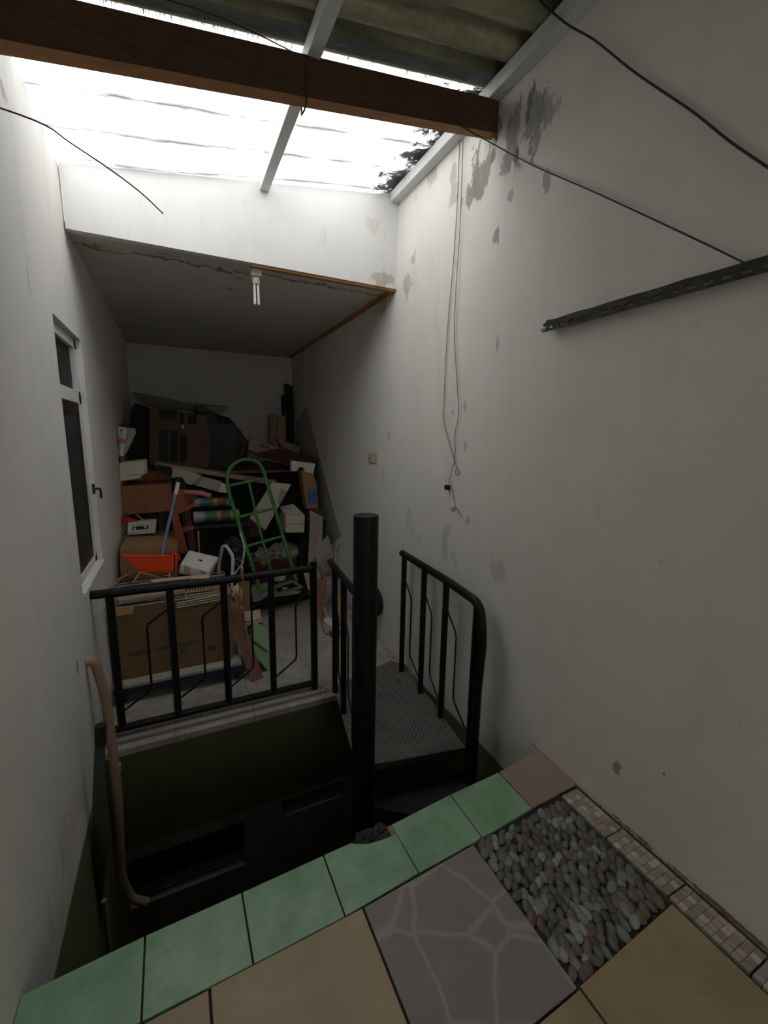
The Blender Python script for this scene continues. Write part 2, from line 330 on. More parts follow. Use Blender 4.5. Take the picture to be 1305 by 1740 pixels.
# ---------------------------------------------------------------- building helpers
def link(o): COL.objects.link(o); return o
def tag(o, label=None, cat=None, group=None, kind=None):
    if label: o['label'] = label
    if cat: o['category'] = cat
    if group: o['group'] = group
    if kind: o['kind'] = kind
    return o
def root(name, loc, label, cat, group=None):
    o = bpy.data.objects.new(name, None); o.empty_display_size = .05; o.location = loc; link(o); return tag(o, label, cat, group)
def rootloc(p):
    while p.parent: p = p.parent
    return Vector(p.location)
def build(name, bm, m, parent=None, smooth=False, bevel=0, origin=None, smooth_angle=None):
    """bm holds world coordinates"""
    bmesh.ops.recalc_face_normals(bm, faces=bm.faces)
    if parent is not None: off = rootloc(parent)
    elif origin is not None: off = Vector(origin)
    else:
        xs = [v.co for v in bm.verts]
        off = Vector(((min(c.x for c in xs)+max(c.x for c in xs))/2, (min(c.y for c in xs)+max(c.y for c in xs))/2, min(c.z for c in xs)))
    bmesh.ops.translate(bm, verts=bm.verts, vec=-off)
    me = bpy.data.meshes.new(name)
    for f in bm.faces: f.smooth = smooth
    bm.to_mesh(me); bm.free()
    me.materials.append(m)
    o = bpy.data.objects.new(name, me); link(o)
    if parent is None: o.location = off
    elif parent.parent is None and parent.type == 'EMPTY': o.parent = parent
    else:
        o.parent = parent
        if parent.parent is None: pass                      # parent mesh at off: local frame equals its own
    if bevel:
        md = o.modifiers.new('bevel', 'BEVEL'); md.width = bevel; md.segments = 2; md.limit_method = 'ANGLE'
    return o
def struct(name, bm, m, **k):
    o = build(name, bm, m, **k); o['kind'] = 'structure'; return o
def bx(bm, x0, x1, y0, y1, z0, z1, mtx=None):
    vs = [bm.verts.new((x, y, z)) for x in (x0, x1) for y in (y0, y1) for z in (z0, z1)]
    for f in ((0, 1, 3, 2), (4, 6, 7, 5), (0, 4, 5, 1), (2, 3, 7, 6), (0, 2, 6, 4), (1, 5, 7, 3)): bm.faces.new([vs[i] for i in f])
    if mtx is not None: bmesh.ops.transform(bm, matrix=mtx, verts=vs)
    return vs
def box(x0, x1, y0, y1, z0, z1, mtx=None): bm = bmesh.new(); bx(bm, x0, x1, y0, y1, z0, z1, mtx); return bm
def hexa(pts8):
    bm = bmesh.new(); vs = [bm.verts.new(p) for p in pts8]
    for f in ((0, 1, 2, 3), (7, 6, 5, 4), (0, 4, 5, 1), (1, 5, 6, 2), (2, 6, 7, 3), (3, 7, 4, 0)): bm.faces.new([vs[i] for i in f])
    return bm
def ext(bm, pts, vec):
    """closed prism: polygon pts (world) swept by vec"""
    a = [bm.verts.new(p) for p in pts]; b = [bm.verts.new(Vector(p)+Vector(vec)) for p in pts]; n = len(pts)
    bm.faces.new(a); bm.faces.new(b[::-1])
    for i in range(n): bm.faces.new([a[i], b[i], b[(i+1) % n], a[(i+1) % n]])
    return bm
def poly(pts, vec): return ext(bmesh.new(), [Vector(p) for p in pts], Vector(vec))
def roundpath(pts, r, n=5):
    pts = [Vector(p) for p in pts]; out = [pts[0]]
    for i in range(1, len(pts)-1):
        a, b, c = pts[i-1], pts[i], pts[i+1]; u = (a-b); v = (c-b); d = min(r, u.length*.45, v.length*.45)
        p0 = b+u.normalized()*d; p1 = b+v.normalized()*d
        for k in range(n+1): t = k/n; out.append(p0*(1-t)**2+b*2*t*(1-t)+p1*t*t)
    out.append(pts[-1]); return out
def tb(bm, pts, r, seg=10, cap=True, closed=False):
    pts = [Vector(p) for p in pts]; n = len(pts); rings = []
    t = (pts[1]-pts[0]).normalized(); a = Vector((0, 0, 1)) if abs(t.z) < .9 else Vector((1, 0, 0)); u = t.cross(a).normalized()
    for i, p in enumerate(pts):
        if closed: t = (pts[(i+1) % n]-pts[i-1]).normalized()
        else: t = (pts[min(i+1, n-1)]-pts[max(i-1, 0)]).normalized()
        u = (u-t*u.dot(t)); u = u.normalized() if u.length > 1e-6 else t.orthogonal().normalized(); w = t.cross(u)
        rr = r[i] if isinstance(r, (list, tuple)) else r
        rings.append([bm.verts.new(p+(u*math.cos(2*math.pi*k/seg)+w*math.sin(2*math.pi*k/seg))*rr) for k in range(seg)])
    m = n if closed else n-1
    for i in range(m):
        A, B = rings[i], rings[(i+1) % n]
        for k in range(seg): bm.faces.new([A[k], A[(k+1) % seg], B[(k+1) % seg], B[k]])
    if cap and not closed: bm.faces.new(rings[0][::-1]); bm.faces.new(rings[-1])
    return bm
def tube(pts, r, seg=10): return tb(bmesh.new(), pts, r, seg)
def smoothang(o, deg=40):
    for p in o.data.polygons: p.use_smooth = True
    try: o.data.set_sharp_from_angle(angle=math.radians(deg))
    except Exception: pass
    return o
def T(name, pts, r, m, parent=None, seg=10, **k): return smoothang(build(name, tube(pts, r, seg), m, parent, **k))
def clampx(v): v.x = min(max(v.x, XL+.004), XR-.004); v.z = max(v.z, ZF+.001); return v
def prism_px(pts, Y, depth, skew=(0, 0)):
    """outline measured on the plane y=Y, given its real depth"""
    p = [clampx(P(a, b, Y)) for a, b in pts]; return poly(p, (skew[0], depth, skew[1]))
def thing_px(name, label, cat, pts, Y, depth, m, bevel=.004, group=None, skew=(0, 0)):
    o = build(name, prism_px(pts, Y, depth, skew), m, bevel=bevel); return tag(o, label, cat, group)
def part_px(name, pts, Y, depth, m, parent, bevel=.002, label=None):
    o = build(name, prism_px(pts, Y, depth), m, parent, bevel=bevel); return tag(o, label)
def lump(name, c, r, m, parent=None, amp=.25, fs=4, sub=4, seed=0, flat=None):
    bm = bmesh.new(); bmesh.ops.create_icosphere(bm, subdivisions=sub, radius=1)
    for v in bm.verts:
        n = noise.fractal(v.co*fs*.5+Vector((seed, seed*2, 0)), 1, 2, 4)
        rg = abs(noise.noise(v.co*fs+Vector((seed, 0, 5))))
        q = v.co*(1+amp*n-amp*.7*rg)
        v.co = Vector((c[0]+q.x*r[0], c[1]+q.y*r[1], c[2]+q.z*r[2]))
        if flat is not None and v.co.z < flat: v.co.z = flat
    return build(name, bm, m, parent, smooth=True)
def dup(o, off, label=None):
    c = o.copy(); COL.objects.link(c); c.location = Vector(o.location)+Vector(off)
    for ch in o.children: d = ch.copy(); COL.objects.link(d); d.parent = c
    if label: c['label'] = label
    return c

# ================================================================ STRUCTURE
WT = .15
# right wall (one face from the stairwell bottom to the roof)
struct('wall_right', box(XR, XR+WT, -2.6, YB+WT, ZLOW-.1, 3.27), M['wall_right'])
# left wall with the window opening: y 2.50..3.16, z 0.70..2.02
WY0, WY1, WZ0, WZ1 = 2.505, 3.17, .690, 2.020
bm = bmesh.new()
bx(bm, XL-WT, XL, -2.6, WY0, ZLOW-.1, 2.87); bx(bm, XL-WT, XL, WY1, YB+WT, ZLOW-.1, 2.87)
bx(bm, XL-WT, XL, WY0, WY1, ZLOW-.1, WZ0); bx(bm, XL-WT, XL, WY0, WY1, WZ1, 2.87)
struct('wall_left', bm, M['wall_left'])
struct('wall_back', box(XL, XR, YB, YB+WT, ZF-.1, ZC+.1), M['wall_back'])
# header board above the alcove opening, top edge following the roof slope
bm = hexa([(XL+.008, YH, ZC-.012), (XR, YH, ZC-.012), (XR, YH, 3.165), (XL+.008, YH, 2.865),
           (XL+.008, YH+.05, ZC-.012), (XR, YH+.05, ZC-.012), (XR, YH+.05, 3.165), (XL+.008, YH+.05, 2.865)])
struct('wall_header', bm, M['header'])
struct('ceiling', box(XL, XR, YH+.05, YB, ZC, ZC+.04), M['ceiling'])
# frayed edge etc. stay parts of their sheet
struct('trim_1', box(.50, XR, YH+.012, YH+.055, ZC-.026, ZC-.0005), M['wood_trim'])
struct('trim_2', box(XR-.03, XR, YH+.055, YB, ZC-.028, ZC), M['wood_trim'])
struct('trim_3', box(XL, XR-.03, YB-.025, YB, ZC-.025, ZC), M['wood_trim'])
# wall behind the camera
bm = bmesh.new(); bx(bm, XL, .05, -2.6, -2.5, 0, 3.1); bx(bm, 1.0, XR, -2.6, -2.5, 0, 3.1); bx(bm, .05, 1.0, -2.6, -2.5, 2.15, 3.1); bx(bm, .05, 1.0, -2.6, -2.5, 0, 1.0)   # unseen opening, added so sky light fills the near floor and walls
struct('wall_rear', bm, M['header'])
# near floor slab
bm = poly([(XL, -2.5, -.012), (XR, -2.5, -.012), (XR, 1.335, -.012), (1.24, 1.300, -.012), (.967, 1.290, -.012), (.675, 1.268, -.012), (.11, 1.25, -.012), (XL, 1.225, -.012)], (0, 0, -.13))
floor = struct('floor', bm, M['grout'])
def tile(name, pts, m, th=.012, inset=.0022, label=None):
    c = Vector((sum(p[0] for p in pts)/len(pts), sum(p[1] for p in pts)/len(pts), 0)); q = []
    for p in pts:
        d = Vector((p[0], p[1], 0))-c; q.append(c+d*(1-inset*1.5/d.length)+Vector((0, 0, -.0115)))
    bm = poly(q, (0, 0, th)); o = build(name, bm, m, floor, bevel=.0012); return tag(o, label)
def localise(o): pass
# tiles of the green border (chipped beside the pole)
OUT = [(XL, 1.232), (-.171, 1.251), (.11, 1.258), (.394, 1.268), (.672, 1.276), (.967, 1.300), (1.239, 1.312), (1.513, 1.349)]
INN = [(XL, 1.026), (-.168, 1.033), (.113, 1.037), (.396, 1.044), (.677, 1.065), (.965, 1.079), (1.239, 1.101), (1.513, 1.112)]
for i in range(6):
    pts = [INN[i], INN[i+1], OUT[i+1], OUT[i]]
    if i == 3: pts = [INN[3], INN[4], (.676, 1.232), (.640, 1.232), (.60, 1.236), (.56, 1.243), (.515, 1.262), (.50, 1.272), OUT[3]]
    tile('green_tile', pts, M['green_tile'], label='green border tile with its outer corner broken off' if i == 3 else None)
tile('brown_tile', [INN[6], INN[7], OUT[7], OUT[6]], M['brown_tile'], label='pinkish brown tile in the wall corner')
G = .4615
def T4(x0, x1, y0, y1): return [(x0, y0), (x1, y0), (x1, y1), (x0, y1)]
tile('beige_tile', [(-.003, .585), (.455, .59), (.455, 1.046), (-.003, 1.036)], M['beige_tile'])
tile('beige_tile', [(XL, .58), (-.006, .585), (-.006, 1.033), (XL, 1.024)], M['beige_tile'])
tile('mauve_tile', [(.458, .592), (.918, .604), (.918, 1.074), (.458, 1.046)], M['mauve_tile'], label='mauve tile patterned like crazy paving')
tile('beige_tile', [(.925, .14), (1.385, .145), (1.385, .630), (.925, .607)], M['beige_tile'])
tile('beige_tile', [(.458, .13), (.922, .14), (.922, .602), (.458, .588)], M['beige_tile'])
tile('beige_tile', [(-.003, .12), (.455, .13), (.455, .586), (-.003, .582)], M['beige_tile'])
tile('beige_tile', [(XL, .12), (-.006, .12), (-.006, .582), (XL, .577)], M['beige_tile'])
# mosaic strips along the wall
for (y0, y1) in ((.885, 1.095), (.650, .880), (.418, .645), (.186, .413), (-.046, .181)):
    bm = bmesh.new(); nr, nc = 9, 4; x0, x1 = 1.397, 1.492
    for i in range(nr):
        for j in range(nc):
            a = x0+(x1-x0)*j/nc; c = y0+(y1-y0)*i/nr
            bx(bm, a+.0008, a+(x1-x0)/nc-.0008, c+.0008, c+(y1-y0)/nr-.0008, -.0115, .0006)
    build('mosaic_strip', bm, M['mosaic'], floor)
# pebble panel
bm = bmesh.new(); pts = []; x0, x1, y0, y1 = .925, 1.385, .612, 1.078
tries = 0
while tries < 30000:
    tries += 1; x = random.uniform(x0+.010, x1-.010); y = random.uniform(y0+.010, y1-.010); r = random.uniform(.0155, .0235)
    if all((x-a)**2+(y-b)**2 > ((r+c)*.66)**2 for a, b, c in pts): pts.append((x, y, r)) if y-r*.8 > .606+(x-.925)*.065 and x+r*.6 < x1 else None
for x, y, r in pts:
    mt = Matrix.Translation((x, y, -.0075)) @ Matrix.Rotation(random.gauss(.9, .45), 4, 'Z') @ Matrix.Rotation(random.gauss(0, .15), 4, 'X') @ Matrix.Diagonal((r*random.uniform(1.15, 1.45), r*random.uniform(.72, .95), r*.58, 1))
    bmesh.ops.create_icosphere(bm, subdivisions=2, radius=1, matrix=mt)
build('pebble_panel', bm, M['pebbles'], floor, smooth=True)['label'] = 'panel of grey river pebbles'
# rough broken edge below the chipped tile
bm = bmesh.new()
bmesh.ops.create_icosphere(bm, subdivisions=4, radius=1)
for v in bm.verts:
    n = noise.fractal(v.co*2.2, 1, 2, 5); q = v.co*(1+.55*n)
    v.co = Vector((.595+q.x*.078, 1.275+q.y*.050, -.055+q.z*.050)); v.co.z = min(v.co.z, -.010+.02*noise.noise(v.co*60))
build('broken_concrete', bm, M['rubble'], floor)['label'] = 'ragged lump of broken concrete under the chipped tile'
build('exposed_mortar', box(.655, .676, 1.225, 1.276, -.0118, -.003), M['mortar'], floor)

# far room floor and the stairwell shell
struct('floor_far', box(XL, XR, 2.535, YB, ZF-.038, ZF), M['far_tiles'])
bm = bmesh.new()   # wall below the far floor, with the openings left out
gx0, gx1, gz0, gz1 = -.415, .255, -1.345, -1.012; sx0, sx1, sz0, sz1 = .505, .955, -1.085, -.960
y0, y1 = 2.56, 2.70
bx(bm, XL, XR, y0, y1, -.93, ZF-.038)
struct('wall_stairwell', bm, M['low_wall'])
bm = bmesh.new()
bx(bm, XL, gx0, y0, y1, ZLOW, -.93); bx(bm, gx0, gx1, y0, y1, gz1, -.93); bx(bm, gx0, gx1, y0, y1, ZLOW, gz0)
bx(bm, gx1, sx0, y0, y1, ZLOW, -.93); bx(bm, sx0, sx1, y0, y1, sz1, -.93); bx(bm, sx0, sx1, y0, y1, ZLOW, sz0)
bx(bm, sx1, 1.02, y0, y1, ZLOW, -.93); bx(bm, 1.32, XR, y0, y1, ZLOW, -.93); bx(bm, 1.02, 1.32, y0, y1, ZLOW, sz0-.02); bx(bm, 1.02, 1.32, y0, y1, sz1, -.93)
struct('wall_lower_storey', bm, M['low_grey'])
struct('floor_lower', box(XL, XR, -.6, 3.3, ZLOW-.1, ZLOW), M['concrete'])
struct('wall_lower_near', box(XL, XR, -.7, -.6, ZLOW, -.145), M['low_wall'])
struct('wall_lower_beyond', box(XL, XR, 3.2, 3.3, ZLOW, ZF-.038), M['dark'])
# ventilation grille in the lower opening: two ring frames
gr = root('vent_grille', ((gx0+gx1)/2, 2.60, gz0), 'dark ornamental metal grille with rings in the stairwell wall opening', 'grille')
for cx in (-.20, .075):
    rr = .15; pts = [(cx+rr*math.cos(a*math.pi/4+math.pi/8), 2.60, -1.18+rr*math.sin(a*math.pi/4+math.pi/8)) for a in range(8)]
    bm = bmesh.new(); tb(bm, pts, .006, 6, closed=True); build('ring', bm, M['low_grey'], gr)
bm = bmesh.new()
for z in (-1.10, -1.26):
    for a, b in ((gx0, -.34), (.215, gx1)): build('bar', tube([(a, 2.60, z), (b, 2.60, z)], .006, 6), M['low_grey'], gr)
build('bar', tube([(-.0625, 2.60, gz0), (-.0625, 2.60, gz1)], .006, 6), M['low_grey'], gr)

# ---------------------------------------------------------------- roof
def corrugated(x0, x1, y0, y1, dz, amp, per, th=.006, ny=None, sag=0, phase=0):
    bm = bmesh.new(); n = int((y1-y0)/per*12); rows = []; nx = 24
    for i in range(n+1):
        y = y0+(y1-y0)*i/n; r = []
        for j in range(nx+1):
            x = x0+(x1-x0)*j/nx; z = zroof(x)+dz+amp*(1+math.cos(2*math.pi*(y-phase)/per))
            r.append((x, y, z))
        rows.append(r)
    top = [[bm.verts.new((a, b, c+th)) for a, b, c in r] for r in rows]; bot = [[bm.verts.new((a, b, c)) for a, b, c in r] for r in rows]
    for i in range(n):
        for j in range(nx):
            bm.faces.new([top[i][j], top[i][j+1], top[i+1][j+1], top[i+1][j]]); bm.faces.new([bot[i][j], bot[i+1][j], bot[i+1][j+1], bot[i][j+1]])
    for i in range(n):
        bm.faces.new([top[i][0], top[i+1][0], bot[i+1][0], bot[i][0]]); bm.faces.new([top[i][nx], bot[i][nx], bot[i+1][nx], top[i+1][nx]])
    for j in range(nx):
        bm.faces.new([top[0][j], bot[0][j], bot[0][j+1], top[0][j+1]]); bm.faces.new([top[n][j], top[n][j+1], bot[n][j+1], bot[n][j]])
    return bm
def clearsheet():
    bm = bmesh.new(); x0, x1, y0, y1 = XL-.12, XR+.01, 1.90, 3.16; n = 100; nx = 30; rows = []
    for i in range(n+1):
        y = y0+(y1-y0)*i/n; r = []
        for j in range(nx+1):
            x = x0+(x1-x0)*j/nx
            sag = -.030*math.exp(-((x-.02)/.40)**2)*max(0, (y-2.45)/.7)
            r.append(bm.verts.new((x, y, zroof(x)+.004+.016*(1+math.cos(2*math.pi*y/.26))+sag)))
        rows.append(r)
    for i in range(n):
        for j in range(nx): bm.faces.new([rows[i][j], rows[i][j+1], rows[i+1][j+1], rows[i+1][j]])
    return bm
YO = 2.0
o = build('clear_roof_sheet', clearsheet(), M['clear'], smooth=True)
tag(o, 'translucent white corrugated roof sheet between the beam and the header', 'roof sheet')
o = build('fibre_cement_roof_sheet', corrugated(XL-.12, XR+.02, -2.6, YO, .004, .027, .165, phase=YO+.052), M['opaque'], smooth=True)
tag(o, 'mossy green corrugated roof sheet above the brown beam', 'roof sheet')
bm = bmesh.new()
for k in range(170):                                   # ragged fibres along the cut edge
    x = random.uniform(XL+.1, XR-.08); z = zroof(x)+.022
    a = Vector((x, YO, z)); d = Vector((random.uniform(-.006, .006), random.uniform(0, .012), -random.uniform(.006, .030)*(1.8 if random.random() < .12 else 1)))
    tb(bm, [a, a+d*.5+Vector((random.uniform(-.002, .002), 0, 0)), a+d], [.0016, .001, .0005], 4)
f = build('frayed_fibre', bm, M['opaque'], o, origin=None); f['kind'] = 'stuff'
# rafters
for x0, x1, lab in ((1.452, XR-.001, 'whitewashed timber rafter running along the right wall'), (.558, .612, 'whitewashed timber rafter in the middle of the roof')):
    z = zroof(x0); hgt = .064
    tag(build('rafter', box(x0, x1, -2.5, YH-.002, z-hgt, z), M['rafter'], bevel=.003), lab, 'rafter', 'rafters')
# brown beam
zb = lambda x, off: zroof(x)-.064+off
a = [(XL-.05, 0), (XR-.002, 0)]
bm = hexa([(XL-.05, 1.915, zb(XL, -.150)), (XR, 1.930, zb(XR, -.142)), (XR, 1.930, zb(XR, -.002)), (XL-.05, 1.915, zb(XL, -.002)),
           (XL-.05, 1.985, zb(XL, -.150)), (XR, 1.985, zb(XR, -.142)), (XR, 1.985, zb(XR, -.002)), (XL-.05, 1.985, zb(XL, -.002))])
bmb = bm; bmesh.ops.subdivide_edges(bm, edges=bm.edges[:], cuts=14, use_grid_fill=True)
for v in bm.verts: v.co += Vector((0, 1, 1))*.0022*noise.noise(v.co*9)
beam = root('roof_beam', (.5, 1.95, 2.76), 'thick weathered brown wooden beam crossing under the roof', 'beam')
build('timber', bm, M['wood_beam'], beam)
strip = hexa([(XL-.05, 1.917, zb(XL, -.152)), (XR, 1.932, zb(XR, -.144)), (XR, 1.932, zb(XR, -.1425)), (XL-.05, 1.917, zb(XL, -.1505)),
              (XL-.05, 1.984, zb(XL, -.152)), (XR, 1.984, zb(XR, -.144)), (XR, 1.984, zb(XR, -.1425)), (XL-.05, 1.984, zb(XL, -.1505))])
build('underside', strip, mat('raw_orange_timber', (.34, .165, .060), .75, .35, 5, .3, spot=(.20, .09, .035), spotamt=.40, stretch=(1.5, 8, 8)), beam)['label'] = 'paler orange underside of the beam'
T('binding_wire', [(.555, 1.912, 2.96), (.552, 1.912, 2.90), (.550, 1.912, 2.80), (.550, 1.95, 2.793), (.550, 1.988, 2.80), (.552, 1.988, 2.96)], .004, M['cable'], beam, 6)

# ---------------------------------------------------------------- window in the left wall
w = bpy.data.objects.new('window_1', None); w.location = (XL-.06, (WY0+WY1)/2, WZ0); link(w); w['kind'] = 'structure'
fx0, fx1 = XL-.10, XL-.028
bm = bmesh.new()
FR = .05
bx(bm, fx0, fx1, WY0, WY1, WZ0, WZ0+.045); bx(bm, fx0, fx1, WY0, WY1, WZ1-.055, WZ1); bx(bm, fx0, fx1, WY0, WY0+FR, WZ0, WZ1); bx(bm, fx0, fx1, WY1-.065, WY1, WZ0, WZ1)
bx(bm, fx0, fx1, WY0, WY1, 1.655, 1.725)
build('window_frame', bm, M['rafter'], w, bevel=.003)
build('transom_pane', box(XL-.06, XL-.052, WY0+.05, WY1-.065, 1.725, WZ1-.05), M['glass'], w)
bm = bmesh.new(); a0, a1, b0, b1 = WY0+.05, WY1-.065, WZ0+.045, 1.655
bx(bm, XL-.065, XL-.034, a0, a1, b0, b0+.075); bx(bm, XL-.065, XL-.034, a0, a1, b1-.06, b1); bx(bm, XL-.065, XL-.034, a0, a0+.03, b0, b1); bx(bm, XL-.065, XL-.034, a1-.022, a1, b0, b1)
sash = build('sash', bm, mat('dark_brown_sash', (.03, .018, .014), .5, .3, 8, .1), w, bevel=.003)
o = build('pane', box(XL-.048, XL-.042, a0+.04, a1-.02, b0+.05, b1-.04), M['glass'], w)
build('window_sill', box(XL-.10, XL+.012, WY0+.002, WY1-.002, WZ0-.022, WZ0+.002), M['rafter'], w, bevel=.004)
hd = P(166, 830, 3.10); hz = hd.z
bm = tube(roundpath([(XL-.004, 3.09, hz), (XL+.035, 3.09, hz), (XL+.035, 3.10, hz-.06)], .01), .007, 8); bx(bm, XL-.004, XL+.006, 3.07, 3.11, hz-.03, hz+.03)
smoothang(build('handle', bm, M['rust'], w))

# ================================================================ SPIRAL STAIR
PC = Vector((.792, 1.830, 0)); PR = .060
topz = P(609, 876, 1.83).z
st = root('spiral_staircase', (PC.x, PC.y, ZLOW), 'black steel spiral staircase with thick centre pole and checker plate landing', 'staircase')
smoothang(build('center_pole', tube([(PC.x, PC.y, ZLOW), (PC.x, PC.y, topz)], PR, 40), M['black'], st, bevel=.004))
def plate_pattern(poly2d, z, parent, pitch=.030, ang=0, mm=None):
    def inside(x, y):
        c = False; n = len(poly2d)
        for i in range(n):
            (x1, y1), (x2, y2) = poly2d[i], poly2d[(i+1) % n]
            if (y1 > y) != (y2 > y) and x < (x2-x1)*(y-y1)/(y2-y1)+x1: c = not c
        return c
    bm = bmesh.new(); xs = [p[0] for p in poly2d]; ys = [p[1] for p in poly2d]; i = 0
    y = min(ys)
    while y < max(ys):
        x = min(xs)+(i % 2)*pitch/2; j = 0
        while x < max(xs):
            if inside(x, y) and inside(x+.01, y+.01) and inside(x-.01, y-.01):
                a = math.radians(40 if (i+j) % 2 else -50)+ang; u = Vector((math.cos(a), math.sin(a), 0)); w_ = Vector((-u.y, u.x, 0)); c = Vector((x, y, z))
                b = [bm.verts.new(c+u*.0105), bm.verts.new(c+w_*.0035), bm.verts.new(c-u*.0105), bm.verts.new(c-w_*.0035)]; tp = bm.verts.new(c+Vector((0, 0, .0032)))
                for k in range(4): bm.faces.new([b[k], b[(k+1) % 4], tp])
            x += pitch; j += 1
        y += pitch*.5; i += 1
    return build('raised_pattern', bm, mm or M['lozenge'], parent)
LANDP = [(.898, 2.60), (.846, 2.30), (PC.x-.01, 1.95), (PC.x+.03, PC.y-.02), (.86, 1.855), (1.398, 1.752), (1.512, 2.685), (1.44, 2.79), (.91, 2.64)]
bm = poly([(x, y, ZF+.002) for x, y in LANDP], (0, 0, -.006))
ext(bm, [Vector((x, y, ZF-.004)) for x, y in ((.86, 1.857), (1.398, 1.754), (1.399, 1.760), (.861, 1.863))], (0, 0, -.035))
land = build('landing_plate', bm, M['plate'], st)
land['label'] = 'grey checker plate landing'
plate_pattern(LANDP, ZF+.002, land)
def tread(a0, a1, z):
    R_ = .66; pts = []
    for k in range(5): a = math.radians(a0+(a1-a0)*k/4); pts.append((PC.x+R_*math.cos(a), PC.y+R_*math.sin(a)))
    for k in range(3): a = math.radians(a1+(a0-a1)*k/2); pts.append((PC.x+.055*math.cos(a), PC.y+.055*math.sin(a)))
    bm = poly([(x, y, z) for x, y in pts], (0, 0, -.006)); t = build('tread', bm, M['tread'], st)
    e = [pts[0], pts[4]]
    plate_pattern(pts, z, t, ang=math.radians(a0), mm=M['tread'])
    return t
z = ZF-.20; a = -2
for k in range(9):
    if a > -300: tread(a, a-36, z)
    a -= 34; z -= .21
# bannister on the open side of the landing
RX = lambda y: 1.405+(y-1.72)*.040
RH = .650
def railpost(x, y, z0, z1, r=.0195, name='post'): return T(name, [(x, y, z0), (x, y, z1)], r, M['black'], st, 12)
posts = [(1.441, 2.625), (1.430, 2.325), (1.415, 2.045)]
for x, y in posts: railpost(x, y, ZF-.005, P(700, 950, 2.6).z*0+RH)
p4 = Vector((1.402, 1.735, 0))
railpost(p4.x, p4.y-.005, -1.10, RH-.01, .021)
path = roundpath([(1.443, 2.665, RH+.012), (1.415, 2.045, RH+.005), (1.398, 1.705, RH-.012), (1.398, 1.665, RH-.20), (1.402, 1.688, .16), (1.404, 1.694, -1.10)], .07, 7)
T('handrail', path, .0245, M['black'], st, 14)
def rod(a, b, zt, zb_, zl, zu):
    """bent thin bar between two posts: high on one, low on the other"""
    a = Vector(a); b = Vector(b); m_ = a.lerp(b, .42)
    pts = [(a.x, a.y, zt), (m_.x, m_.y, zt-.13), (m_.x, m_.y, zb_+.13), (b.x, b.y, zb_)]
    return roundpath(pts, .03, 4)
for i in range(3):
    a = posts[i]; b = posts[i+1] if i < 2 else (p4.x, p4.y)
    T('scroll_bar', rod((*a, 0), (*b, 0), .50, -.18+.0*i, 0, 0), .0052, M['black'], st, 8)
# short inner railing between far floor and pole
ip = [(.895, 2.575), (.868, 2.335), (.835, 2.06)]
for x, y in ip: railpost(x, y, ZF-.01, .63)
T('handrail', [(.905, 2.70, .648), (.868, 2.335, .648), (.822, 1.86, .648)], .022, M['black'], st, 14)
T('scroll_bar', rod((*ip[0], 0), (*ip[1], 0), .46, -.17, 0, 0), .0052, M['black'], st, 8)
T('scroll_bar', rod((*ip[1], 0), (*ip[2], 0), .46, -.17, 0, 0), .0052, M['black'], st, 8)

# ================================================================ BALCONY RAILING
YF = 2.672
rl = root('balcony_railing', (.2, YF, ZF), 'black steel railing along the edge of the far floor above the stairwell', 'railing')
px_ = [-.378, -.082, .212, .497, .778]
zt, zbm = .612, ZF+.050
for i, x in enumerate(px_):
    T('post', [(x, YF, zbm if i < 4 else ZF), (x, YF, zt if i < 4 else zt+.055)], .0212 if i < 4 else .0235, M['black'], rl, 14)
T('top_rail', [(XL, YF, zt+.010), (.12, YF, zt+.004), (.778, YF, zt+.014)], .0245, M['black'], rl, 14)
T('bottom_rail', [(XL, YF, zbm-.004), (.778, YF, zbm-.004)], .0215, M['black'], rl, 14)
for i in range(4):
    a = Vector((px_[i+1], YF, 0)); b = Vector((px_[i], YF, 0)); m_ = a.lerp(b, .44)
    T('scroll_bar', roundpath([(a.x, YF, .49), (m_.x, YF, .405), (m_.x, YF, .00), (b.x, YF, -.11)], .03, 4), .0065, M['black'], rl, 8)

# ================================================================ LEFT PIPES
pp = root('drain_pipe', (XL+.05, 2.4, -.9), 'tan painted drain pipe coming out of the left wall and bending down', 'pipe')
Yp = 2.42
path = roundpath([(XL-.02, 2.40, .372), (XL+.035, 2.40, .372), P(179, 1180, Yp), P(190, 1260, Yp), P(200, 1350, Yp), P(207, 1490, Yp), P(222, 1527, Yp), P(250, 1533, Yp)], .05, 6)
T('pipe', path, .0225, M['pipe_tan'], pp, 18)
smoothang(build('elbow_collar', tube([P(196, 1300, Yp), P(197, 1310, Yp)], .026, 18), M['pipe_tan'], pp))
bp = root('conduit_pipe', (XL+.03, 2.22, -1.6), 'blue grey conduit with a black cap standing against the left wall', 'pipe')
Yq = 2.12
T('pipe', [P(170, 1262, Yq), P(168, 1340, Yq), P(170, 1450, Yq), P(165, 1560, Yq), P(160, 1700, Yq)], [.020, .024, .031, .022, .018], M['pipe_blue'], bp, 18)
T('cap', [P(171, 1232, Yq), P(171, 1266, Yq)], .023, M['dark'], bp, 16)
T('branch', [P(176, 1530, Yq-.02), P(184, 1600, Yq-.02), P(190, 1700, Yq-.02)], .012, M['pipe_tan'], bp, 12)

